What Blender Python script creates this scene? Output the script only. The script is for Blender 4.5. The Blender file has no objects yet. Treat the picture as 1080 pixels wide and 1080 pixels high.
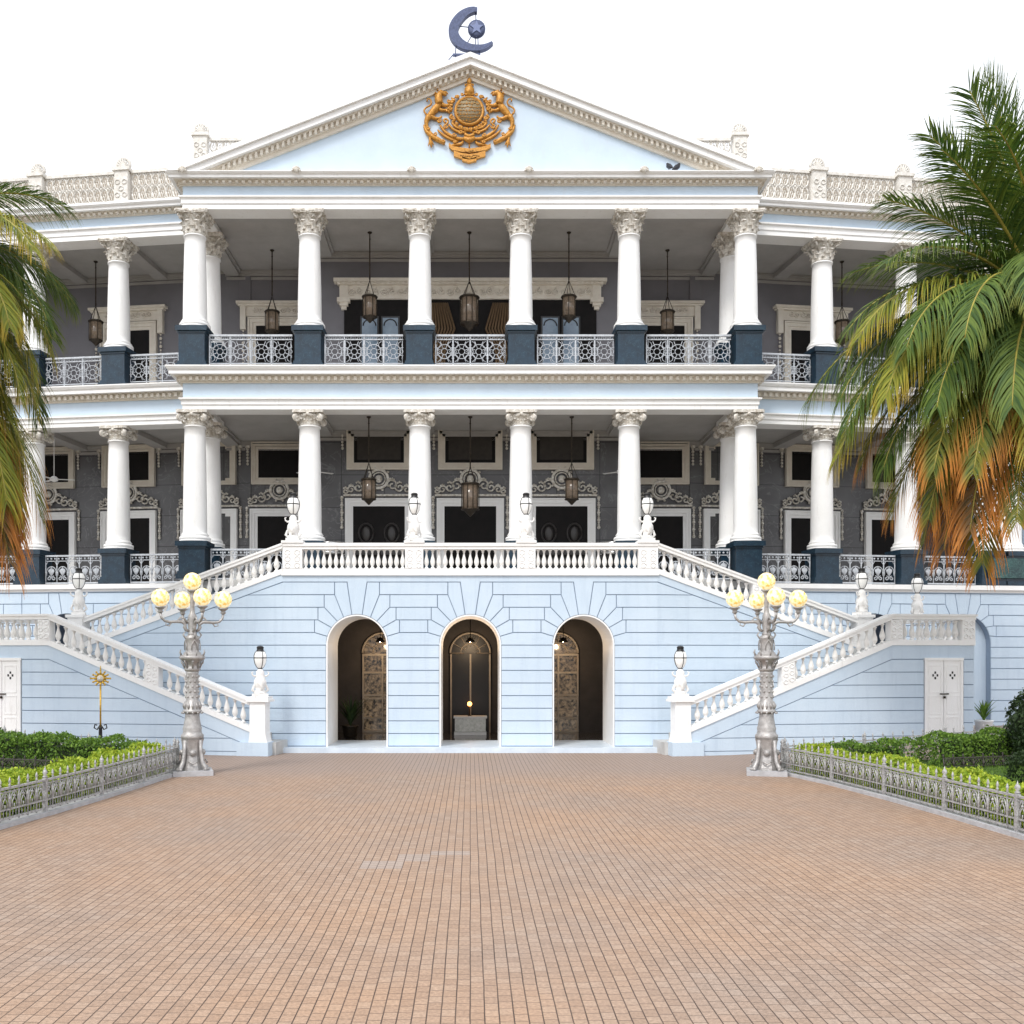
import bpy, math, random
from mathutils import Vector, Matrix
R = math.radians
PI = math.pi
scene = bpy.context.scene
col = scene.collection

# ------------------------------------------------------------------ camera, light, exposure
CAMY, CAMZ, F = -26.0, 2.4, 1060.0
cd = bpy.data.cameras.new("camera"); cam = bpy.data.objects.new("camera", cd); col.objects.link(cam)
cam.location = (0, CAMY, CAMZ); cam.rotation_euler = (R(90), 0, 0)
cd.sensor_width = 36; cd.lens = 36 * F / 1080
cd.shift_x = (540 - 496) / 1080; cd.shift_y = (695 - 540) / 1080
cd.clip_start = 0.1; cd.clip_end = 3000
scene.camera = cam

SUN_EL, SUN_AZ = 50, 28          # degrees; azimuth measured from the camera side towards the left
w = bpy.data.worlds.new("World"); scene.world = w; w.use_nodes = True
nt = w.node_tree; nt.nodes.clear()
sky = nt.nodes.new("ShaderNodeTexSky"); sky.sky_type = 'NISHITA'; sky.sun_disc = False
sky.sun_elevation = R(SUN_EL); sky.sun_rotation = R(180 + SUN_AZ)
sky.air_density = 1.0; sky.dust_density = 3.0; sky.ozone_density = 1.0
hs = nt.nodes.new("ShaderNodeHueSaturation"); hs.inputs['Saturation'].default_value = 0.22; hs.inputs['Value'].default_value = 1.0
bg = nt.nodes.new("ShaderNodeBackground"); bg.inputs[1].default_value = 0.15
ow = nt.nodes.new("ShaderNodeOutputWorld")
cloud = nt.nodes.new("ShaderNodeMixRGB"); cloud.inputs[0].default_value = 0.75; cloud.inputs[2].default_value = (6.4, 6.6, 7.0, 1)   # thin white overcast over the clear sky
nt.links.new(sky.outputs[0], hs.inputs['Color']); nt.links.new(hs.outputs[0], cloud.inputs[1]); nt.links.new(cloud.outputs[0], bg.inputs[0]); nt.links.new(bg.outputs[0], ow.inputs[0])
sl = bpy.data.lights.new("sun", 'SUN'); sl.energy = 1.3; sl.angle = R(14); sl.color = (1, 0.965, 0.91)
so = bpy.data.objects.new("sun", sl); col.objects.link(so)
so.rotation_euler = (R(90 - SUN_EL), 0, R(-SUN_AZ)); so.location = (-10, -20, 40)
scene.view_settings.view_transform = 'Standard'; scene.view_settings.look = 'None'
scene.view_settings.exposure = 0.68; scene.view_settings.gamma = 1.0
try:
    scene.cycles.max_bounces = 8; scene.cycles.diffuse_bounces = 4; scene.cycles.transparent_max_bounces = 12
    scene.cycles.use_denoising = True
except Exception: pass

# ------------------------------------------------------------------ materials
MATS = {}
def mat(name, c, c2=None, rough=0.6, scale=3.0, fac=1.0, bump=0.0, bscale=40.0, metal=0.0, detail=6, spec=None, emit=None, es=0.0, stretch=None, trans=0):
    m = bpy.data.materials.new(name); m.use_nodes = True
    n = m.node_tree; p = n.nodes['Principled BSDF']
    p.inputs['Roughness'].default_value = rough; p.inputs['Metallic'].default_value = metal
    if spec is not None: p.inputs['Specular IOR Level'].default_value = spec
    if trans: p.inputs['Transmission Weight'].default_value = trans
    tc = n.nodes.new("ShaderNodeTexCoord"); mp = n.nodes.new("ShaderNodeMapping")
    n.links.new(tc.outputs['Object'], mp.inputs[0])
    if stretch: mp.inputs['Scale'].default_value = stretch
    if c2 is None: p.inputs['Base Color'].default_value = (*c, 1)
    else:
        t = n.nodes.new("ShaderNodeTexNoise"); t.inputs['Scale'].default_value = scale; t.inputs['Detail'].default_value = detail; t.inputs['Roughness'].default_value = 0.65
        r = n.nodes.new("ShaderNodeValToRGB"); r.color_ramp.elements[0].position = 0.35; r.color_ramp.elements[1].position = 0.65
        r.color_ramp.elements[0].color = (*c2, 1); r.color_ramp.elements[1].color = (*c, 1)
        n.links.new(mp.outputs[0], t.inputs[0]); n.links.new(t.outputs[0], r.inputs[0]); n.links.new(r.outputs[0], p.inputs['Base Color'])
    if bump:
        t = n.nodes.new("ShaderNodeTexNoise"); t.inputs['Scale'].default_value = bscale; t.inputs['Detail'].default_value = 5
        b = n.nodes.new("ShaderNodeBump"); b.inputs['Strength'].default_value = bump; b.inputs['Distance'].default_value = 0.02
        n.links.new(mp.outputs[0], t.inputs[0]); n.links.new(t.outputs[0], b.inputs['Height']); n.links.new(b.outputs[0], p.inputs['Normal'])
    if emit: p.inputs['Emission Color'].default_value = (*emit, 1); p.inputs['Emission Strength'].default_value = es
    MATS[name] = m; return m

white = mat("white_paint", (0.90, 0.90, 0.895), (0.85, 0.845, 0.83), rough=0.55, scale=1.3, bump=0.15, bscale=25)
# add rain streak grime to the white paint
def add_streaks(m, dark, amount=0.35, pos=(0.55, 0.8), st=(6, 6, 0.5)):
    n = m.node_tree; p = n.nodes['Principled BSDF']; src = p.inputs['Base Color'].links[0].from_socket
    tc = n.nodes.new("ShaderNodeTexCoord"); mp = n.nodes.new("ShaderNodeMapping"); mp.inputs['Scale'].default_value = st
    t = n.nodes.new("ShaderNodeTexNoise"); t.inputs['Scale'].default_value = 1.6; t.inputs['Detail'].default_value = 8; t.inputs['Roughness'].default_value = 0.7
    r = n.nodes.new("ShaderNodeMapRange"); r.inputs[1].default_value = pos[0]; r.inputs[2].default_value = pos[1]; r.inputs[4].default_value = amount
    mx = n.nodes.new("ShaderNodeMixRGB"); mx.inputs[2].default_value = (*dark, 1)
    n.links.new(tc.outputs['Object'], mp.inputs[0]); n.links.new(mp.outputs[0], t.inputs[0]); n.links.new(t.outputs[0], r.inputs[0])
    n.links.new(r.outputs[0], mx.inputs[0]); n.links.new(src, mx.inputs[1]); n.links.new(mx.outputs[0], p.inputs['Base Color'])
add_streaks(white, (0.50, 0.47, 0.42), 0.45, (0.58, 0.80), (5, 5, .9))
blue = mat("pale_blue_stucco", (0.575, 0.68, 0.785), (0.52, 0.63, 0.745), rough=0.75, scale=0.8, bump=0.25, bscale=18)
add_streaks(blue, (0.42, 0.52, 0.64), 0.45, (0.5, 0.75), (3, 3, 0.35))
frieze_m = mat("frieze_pale_blue", (0.58, 0.69, 0.80), (0.54, 0.65, 0.765), rough=0.75, scale=1.2, bump=0.1)
add_streaks(frieze_m, (0.5, 0.52, 0.55), 0.3, (0.55, 0.8), (2, 2, .8))
bluej = mat("stucco_joint", (0.26, 0.33, 0.43), rough=0.9)
cream = mat("aged_cream_plaster", (0.76, 0.71, 0.62), (0.68, 0.62, 0.53), rough=0.7, scale=4, bump=0.2, bscale=30)
capm = mat("carved_capital_plaster", (0.86, 0.84, 0.79), (0.42, 0.37, 0.30), rough=0.75, scale=12, bump=0.5, bscale=35)
parapet_m = mat("weathered_parapet_stone", (0.80, 0.78, 0.74), (0.60, 0.57, 0.52), rough=0.75, scale=7, bump=0.5, bscale=40)
attic_m = mat("tan_attic_plaster", (0.40, 0.34, 0.27), (0.33, 0.28, 0.22), rough=0.85, scale=2)
stone_white = mat("carved_white_stone", (0.90, 0.895, 0.88), (0.80, 0.785, 0.76), rough=0.7, scale=5, bump=0.5, bscale=40)
ceilm = mat("ceiling_paint", (0.42, 0.405, 0.39), (0.36, 0.345, 0.33), rough=0.85, scale=1.5, bump=0.1)
upwall = mat("mauve_grey_wall", (0.20, 0.195, 0.21), (0.17, 0.165, 0.18), rough=0.8, scale=0.9, bump=0.1)
door_unlit_m = mat("door_and_unlit_opening", (0.008, 0.0075, 0.0075), (0.012, 0.010, 0.010), rough=0.7, scale=4, spec=0.2)  # near-black for doors and for sheets standing in for unlit rooms behind openings
doorp = mat("dark_door_panel", (0.03, 0.025, 0.022), (0.02, 0.017, 0.016), rough=0.35, scale=8)
glass = mat("door_infill", (0.10, 0.13, 0.16), rough=0.12, spec=0.8)
bglass = mat("blue_glass", (0.22, 0.30, 0.38), (0.16, 0.22, 0.30), rough=0.2, scale=3)
iron = mat("silver_painted_iron", (0.50, 0.50, 0.50), (0.36, 0.35, 0.34), rough=0.5, scale=14, metal=0.25, bump=0.3, bscale=60)
ironw = mat("white_painted_iron", (0.56, 0.59, 0.63), (0.40, 0.42, 0.45), rough=0.5, scale=12)
castm = mat("cast_iron_lamp", (0.47, 0.455, 0.445), (0.30, 0.285, 0.275), rough=0.38, scale=12, metal=0.35, bump=0.4, bscale=55)
fencem = mat("aged_fence_iron", (0.52, 0.52, 0.525), (0.27, 0.26, 0.255), rough=0.5, scale=20, metal=0.2, bump=0.5, bscale=60)
black = mat("black_metal", (0.015, 0.015, 0.016), rough=0.4)
bronze = mat("dark_bronze", (0.06, 0.045, 0.03), (0.03, 0.025, 0.02), rough=0.45, scale=20, metal=0.6)
gold = mat("gilt_plaster", (0.62, 0.30, 0.045), (0.36, 0.15, 0.02), rough=0.42, scale=22, metal=0.25, bump=0.6, bscale=30)
golds = mat("gilt_sign_metal", (0.75, 0.50, 0.10), (0.5, 0.3, 0.05), rough=0.3, scale=30, metal=0.7)
crescm = mat("blue_grey_metal", (0.085, 0.11, 0.21), (0.05, 0.065, 0.13), rough=0.5, scale=16, metal=0.2, bump=0.3)
lampglass = mat("milk_glass", (0.80, 0.80, 0.78), rough=0.15, emit=(1, 0.98, 0.95), es=0.12)
amberglass = mat("lantern_amber_glass", (0.16, 0.12, 0.09), (0.07, 0.055, 0.045), rough=0.15, scale=14, emit=(1, 0.75, 0.5), es=0.03)
warm = mat("lit_bulb", (1, 0.8, 0.5), emit=(1, 0.66, 0.32), es=60)
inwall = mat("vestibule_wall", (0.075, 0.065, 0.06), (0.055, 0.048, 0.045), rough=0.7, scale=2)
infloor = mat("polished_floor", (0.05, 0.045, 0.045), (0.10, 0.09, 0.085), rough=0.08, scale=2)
kerbm = mat("kerb_stone", (0.48, 0.48, 0.50), (0.37, 0.37, 0.38), rough=0.8, scale=6, bump=0.4)
silver = mat("polished_silver", (0.6, 0.6, 0.6), rough=0.25, metal=0.9)
soil = mat("garden_soil", (0.10, 0.075, 0.05), (0.06, 0.045, 0.03), rough=0.95, scale=8, bump=0.6)
lawnm = mat("lawn_green", (0.07, 0.13, 0.022), (0.045, 0.09, 0.016), rough=0.9, scale=3, bump=0.6)
treadm = mat("stair_tread_stone", (0.55, 0.54, 0.52), (0.45, 0.44, 0.42), rough=0.6, scale=4)
curtain = mat("brown_curtain", (0.16, 0.10, 0.05), (0.10, 0.06, 0.03), rough=0.8, scale=5, stretch=(8, 8, 0.5))
roofm = mat("roof_plaster", (0.5, 0.48, 0.45), rough=0.9)

def globemat():
    m = mat("etched_amber_globe_glass", (0.9, 0.85, 0.7), rough=0.12)
    n = m.node_tree; p = n.nodes['Principled BSDF']
    tc = n.nodes.new("ShaderNodeTexCoord")
    t = n.nodes.new("ShaderNodeTexNoise"); t.inputs['Scale'].default_value = 15; t.inputs['Detail'].default_value = 3
    r = n.nodes.new("ShaderNodeValToRGB"); e = r.color_ramp.elements
    e[0].position = 0.40; e[0].color = (0.95, 0.86, 0.56, 1); e[1].position = 0.66; e[1].color = (0.80, 0.48, 0.10, 1)
    n.links.new(tc.outputs['Object'], t.inputs[0]); n.links.new(t.outputs[0], r.inputs[0]); n.links.new(r.outputs[0], p.inputs['Base Color'])
    n.links.new(r.outputs[0], p.inputs['Emission Color']); p.inputs['Emission Strength'].default_value = 0.35
    return m
globeg = globemat()

def marble(name, base, dark, vein, vs=3.0, vw=0.03, rough=0.25, grid=None, vamt=0.7):
    m = bpy.data.materials.new(name); m.use_nodes = True; n = m.node_tree; p = n.nodes['Principled BSDF']
    p.inputs['Roughness'].default_value = rough
    tc = n.nodes.new("ShaderNodeTexCoord")
    a = n.nodes.new("ShaderNodeTexNoise"); a.inputs['Scale'].default_value = vs * 0.8; a.inputs['Detail'].default_value = 8
    r = n.nodes.new("ShaderNodeValToRGB"); r.color_ramp.elements[0].position = 0.3; r.color_ramp.elements[1].position = 0.7
    r.color_ramp.elements[0].color = (*dark, 1); r.color_ramp.elements[1].color = (*base, 1)
    v = n.nodes.new("ShaderNodeTexNoise"); v.inputs['Scale'].default_value = vs; v.inputs['Detail'].default_value = 4; v.inputs['Distortion'].default_value = 1.6
    sb = n.nodes.new("ShaderNodeMath"); sb.operation = 'SUBTRACT'; sb.inputs[1].default_value = 0.5
    ab = n.nodes.new("ShaderNodeMath"); ab.operation = 'ABSOLUTE'
    mr = n.nodes.new("ShaderNodeMapRange"); mr.inputs[1].default_value = 0.0; mr.inputs[2].default_value = vw; mr.inputs[3].default_value = vamt; mr.inputs[4].default_value = 0.0
    mx = n.nodes.new("ShaderNodeMixRGB"); mx.inputs[2].default_value = (*vein, 1)
    n.links.new(tc.outputs['Object'], a.inputs[0]); n.links.new(a.outputs[0], r.inputs[0]); n.links.new(tc.outputs['Object'], v.inputs[0])
    n.links.new(v.outputs[0], sb.inputs[0]); n.links.new(sb.outputs[0], ab.inputs[0]); n.links.new(ab.outputs[0], mr.inputs[0])
    n.links.new(mr.outputs[0], mx.inputs[0]); n.links.new(r.outputs[0], mx.inputs[1]); out = mx.outputs[0]
    if grid:
        sx = n.nodes.new("ShaderNodeSeparateXYZ"); n.links.new(tc.outputs['Object'], sx.inputs[0])
        facs = []
        for k, (o, g) in enumerate(zip((0, 2), grid)):
            d = n.nodes.new("ShaderNodeMath"); d.operation = 'DIVIDE'; d.inputs[1].default_value = g; n.links.new(sx.outputs[o], d.inputs[0])
            f = n.nodes.new("ShaderNodeMath"); f.operation = 'FRACT'; n.links.new(d.outputs[0], f.inputs[0])
            c = n.nodes.new("ShaderNodeMath"); c.operation = 'LESS_THAN'; c.inputs[1].default_value = 0.02 / g; n.links.new(f.outputs[0], c.inputs[0]); facs.append(c)
        mxx = n.nodes.new("ShaderNodeMath"); mxx.operation = 'MAXIMUM'; n.links.new(facs[0].outputs[0], mxx.inputs[0]); n.links.new(facs[1].outputs[0], mxx.inputs[1])
        m2 = n.nodes.new("ShaderNodeMixRGB"); m2.inputs[2].default_value = (dark[0] * .4, dark[1] * .4, dark[2] * .4, 1)
        n.links.new(mxx.outputs[0], m2.inputs[0]); n.links.new(out, m2.inputs[1]); out = m2.outputs[0]
    n.links.new(out, p.inputs['Base Color']); return m
navy = marble("navy_marble", (0.010, 0.034, 0.060), (0.005, 0.017, 0.032), (0.06, 0.13, 0.17), 5, 0.02, 0.3, vamt=0.4)
green_marble = marble("green_marble", (0.02, 0.075, 0.07), (0.01, 0.03, 0.035), (0.08, 0.18, 0.16), 6, 0.03, 0.2)
lowwall = marble("grey_marble_cladding", (0.125, 0.125, 0.13), (0.075, 0.072, 0.075), (0.24, 0.24, 0.25), 1.4, 0.018, 0.35, grid=(1.35, 1.02), vamt=0.5)

def paving_mat():
    m = bpy.data.materials.new("terracotta_setts"); m.use_nodes = True; n = m.node_tree; p = n.nodes['Principled BSDF']
    L = n.links.new
    def math_(op, a, b=None):
        q = n.nodes.new("ShaderNodeMath"); q.operation = op
        for i, x in enumerate((a, b)):
            if x is None: continue
            if isinstance(x, (int, float)): q.inputs[i].default_value = x
            else: L(x, q.inputs[i])
        return q.outputs[0]
    geo = n.nodes.new("ShaderNodeNewGeometry"); sep = n.nodes.new("ShaderNodeSeparateXYZ"); L(geo.outputs['Position'], sep.inputs[0])
    wob = n.nodes.new("ShaderNodeTexNoise"); wob.inputs['Scale'].default_value = 0.9; wob.inputs['Detail'].default_value = 4; L(geo.outputs['Position'], wob.inputs[0])
    x = math_('ADD', sep.outputs[0], math_('MULTIPLY', math_('SUBTRACT', wob.outputs[0], 0.5), 0.018))
    W, H = 0.098, 0.13
    u = math_('DIVIDE', x, W); ci = math_('FLOOR', u); fu = math_('FRACT', u)
    wn = n.nodes.new("ShaderNodeTexWhiteNoise"); wn.noise_dimensions = '1D'; L(ci, wn.inputs['W'])
    v = math_('ADD', math_('DIVIDE', sep.outputs[1], H), wn.outputs['Value']); ri = math_('FLOOR', v); fv = math_('FRACT', v)
    du = math_('MULTIPLY', math_('SUBTRACT', 0.5, math_('ABSOLUTE', math_('SUBTRACT', fu, 0.5))), W)
    dv = math_('MULTIPLY', math_('SUBTRACT', 0.5, math_('ABSOLUTE', math_('SUBTRACT', fv, 0.5))), H)
    def edge(d, w0, w1):
        r = n.nodes.new("ShaderNodeMapRange"); r.inputs[1].default_value = w0; r.inputs[2].default_value = w1; r.inputs[3].default_value = 1; r.inputs[4].default_value = 0
        L(d, r.inputs[0]); return r.outputs[0]
    brk = n.nodes.new("ShaderNodeTexNoise"); brk.inputs['Scale'].default_value = 2.2; brk.inputs['Detail'].default_value = 5; L(geo.outputs['Position'], brk.inputs[0])
    brs = n.nodes.new("ShaderNodeMapRange"); brs.inputs[1].default_value = 0.35; brs.inputs[2].default_value = 0.6; brs.inputs[3].default_value = 0.8; brs.inputs[4].default_value = 1.0; L(brk.outputs[0], brs.inputs[0])
    ju = math_('MULTIPLY', edge(du, 0.0025, 0.006), brs.outputs[0]); jv = math_('MULTIPLY', edge(dv, 0.0015, 0.0055), 0.75)
    jj = math_('MAXIMUM', ju, jv)
    cmb = n.nodes.new("ShaderNodeCombineXYZ"); L(ci, cmb.inputs[0]); L(ri, cmb.inputs[1])
    wc = n.nodes.new("ShaderNodeTexWhiteNoise"); wc.noise_dimensions = '2D'; L(cmb.outputs[0], wc.inputs['Vector'])
    r = n.nodes.new("ShaderNodeValToRGB"); e = r.color_ramp.elements
    e[0].position = 0; e[0].color = (0.315, 0.225, 0.165, 1); e[1].position = 1; e[1].color = (0.385, 0.285, 0.215, 1)
    a = e.new(0.35); a.color = (0.34, 0.246, 0.182, 1); a = e.new(0.7); a.color = (0.36, 0.26, 0.192, 1); a = e.new(0.97); a.color = (0.37, 0.277, 0.21, 1)
    L(wc.outputs['Value'], r.inputs[0])
    big = n.nodes.new("ShaderNodeTexNoise"); big.inputs['Scale'].default_value = 0.35; big.inputs['Detail'].default_value = 6; big.inputs['Roughness'].default_value = 0.6; L(geo.outputs['Position'], big.inputs[0])
    rb = n.nodes.new("ShaderNodeValToRGB"); e = rb.color_ramp.elements
    e[0].position = 0.34; e[0].color = (0.90, 0.92, 0.97, 1); e[1].position = 0.66; e[1].color = (1.09, 0.97, 0.86, 1); L(big.outputs[0], rb.inputs[0])
    mu = n.nodes.new("ShaderNodeMixRGB"); mu.blend_type = 'MULTIPLY'; mu.inputs[0].default_value = 0.9; L(r.outputs[0], mu.inputs[1]); L(rb.outputs[0], mu.inputs[2])
    # pale scuffs and fine grain
    fg = n.nodes.new("ShaderNodeTexNoise"); fg.inputs['Scale'].default_value = 38; fg.inputs['Detail'].default_value = 4; L(geo.outputs['Position'], fg.inputs[0])
    fr = n.nodes.new("ShaderNodeMapRange"); fr.inputs[1].default_value = 0.3; fr.inputs[2].default_value = 0.75; fr.inputs[3].default_value = 0.78; fr.inputs[4].default_value = 1.24; L(fg.outputs[0], fr.inputs[0])
    mg = n.nodes.new("ShaderNodeMixRGB"); mg.blend_type = 'MULTIPLY'; mg.inputs[0].default_value = 1; L(mu.outputs[0], mg.inputs[1]); L(fr.outputs[0], mg.inputs[2])
    # grey replaced strip of setts
    def box_mask(x0, x1, y0, y1):
        a = math_('MULTIPLY', math_('GREATER_THAN', ci, math.floor(x0 / W)), math_('LESS_THAN', ci, math.floor(x1 / W)))
        b = math_('MULTIPLY', math_('GREATER_THAN', sep.outputs[1], y0), math_('LESS_THAN', sep.outputs[1], y1))
        return math_('MULTIPLY', a, b)
    gm = box_mask(-1.32, -0.78, -14.5, -14.05)
    for bx in ((-0.90, -0.40, -14.08, -13.65), (-0.5, 0.0, -13.7, -13.45)):
        gm = math_('MAXIMUM', gm, box_mask(*bx))
    gm = math_('MULTIPLY', gm, 0.4)
    m2 = n.nodes.new("ShaderNodeMixRGB"); m2.inputs[2].default_value = (0.36, 0.34, 0.33, 1); L(gm, m2.inputs[0]); L(mg.outputs[0], m2.inputs[1])
    # greyer, darker band of setts by the plinth
    st = n.nodes.new("ShaderNodeMapRange"); st.inputs[1].default_value = -6.0; st.inputs[2].default_value = -4.2; L(math_('ADD', sep.outputs[1], math_('MULTIPLY', math_('SUBTRACT', big.outputs[0], 0.5), 5.0)), st.inputs[0])
    m4 = n.nodes.new("ShaderNodeMixRGB"); m4.inputs[2].default_value = (0.29, 0.225, 0.19, 1); L(math_('MULTIPLY', st.outputs[0], 0.75), m4.inputs[0]); L(m2.outputs[0], m4.inputs[1])
    m3 = n.nodes.new("ShaderNodeMixRGB"); m3.inputs[2].default_value = (0.05, 0.03, 0.022, 1); L(jj, m3.inputs[0]); L(m4.outputs[0], m3.inputs[1])
    L(m3.outputs[0], p.inputs['Base Color']); p.inputs['Roughness'].default_value = 0.72
    b = n.nodes.new("ShaderNodeBump"); b.inputs['Strength'].default_value = 0.5; b.inputs['Distance'].default_value = 0.008
    L(math_('ADD', math_('SUBTRACT', 1.0, jj), math_('MULTIPLY', fg.outputs[0], 0.5)), b.inputs['Height']); L(b.outputs[0], p.inputs['Normal'])
    return m
paving = paving_mat()

def leafmat(name, c1, c2, c3=None, thr=0.5, rough=0.65, trans=0.25):
    """c1/c2 vary from leaf to leaf by noise; c3 takes over towards the leaf tip (attribute tip)."""
    m = bpy.data.materials.new(name); m.use_nodes = True; n = m.node_tree; p = n.nodes['Principled BSDF']; L = n.links.new
    p.inputs['Roughness'].default_value = rough
    at = n.nodes.new("ShaderNodeAttribute"); at.attribute_name = "rnd"
    r = n.nodes.new("ShaderNodeValToRGB"); r.color_ramp.elements[0].color = (*c1, 1); r.color_ramp.elements[1].color = (*c2, 1)
    L(at.outputs['Fac'], r.inputs[0]); out = r.outputs[0]
    if c3:
        a2 = n.nodes.new("ShaderNodeAttribute"); a2.attribute_name = "tip"
        mr = n.nodes.new("ShaderNodeMapRange"); mr.inputs[1].default_value = thr - 0.12; mr.inputs[2].default_value = thr + 0.12; L(a2.outputs['Fac'], mr.inputs[0])
        mx = n.nodes.new("ShaderNodeMixRGB"); mx.inputs[2].default_value = (*c3, 1); L(mr.outputs[0], mx.inputs[0]); L(out, mx.inputs[1]); out = mx.outputs[0]
    L(out, p.inputs['Base Color'])
    tr = n.nodes.new("ShaderNodeBsdfTranslucent"); L(out, tr.inputs[0]); ms = n.nodes.new("ShaderNodeMixShader"); ms.inputs[0].default_value = trans
    o = n.nodes['Material Output']; L(p.outputs[0], ms.inputs[1]); L(tr.outputs[0], ms.inputs[2]); L(ms.outputs[0], o.inputs[0])
    return m
palm_green = leafmat("palm_green", (0.035, 0.09, 0.015), (0.15, 0.22, 0.03), (0.26, 0.28, 0.04), 0.85)
palm_lime = leafmat("palm_yellow_green", (0.15, 0.21, 0.025), (0.36, 0.34, 0.035), (0.50, 0.36, 0.04), 0.75)
palm_turn = leafmat("palm_turning", (0.07, 0.12, 0.02), (0.24, 0.23, 0.03), (0.55, 0.22, 0.035), 0.68)
palm_dead = leafmat("palm_dry", (0.12, 0.09, 0.035), (0.30, 0.15, 0.05), (0.56, 0.22, 0.04), 0.6)
rachis_m = mat("palm_rib", (0.38, 0.33, 0.05), (0.25, 0.2, 0.04), rough=0.5, scale=3)
trunk_m = mat("palm_trunk_bark", (0.20, 0.16, 0.12), (0.11, 0.085, 0.065), rough=0.9, scale=4, bump=1, bscale=14, stretch=(1, 1, 5))
hedge_lime = leafmat("lime_hedge_leaves", (0.19, 0.31, 0.02), (0.48, 0.55, 0.05))
hedge_green = leafmat("green_hedge_leaves", (0.05, 0.12, 0.015), (0.19, 0.32, 0.035))
hedge_dark = leafmat("dark_bush_leaves", (0.012, 0.03, 0.008), (0.04, 0.075, 0.018))
hedge_core = mat("hedge_twigs", (0.025, 0.04, 0.012), (0.015, 0.025, 0.008), rough=0.95, scale=8)

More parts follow.
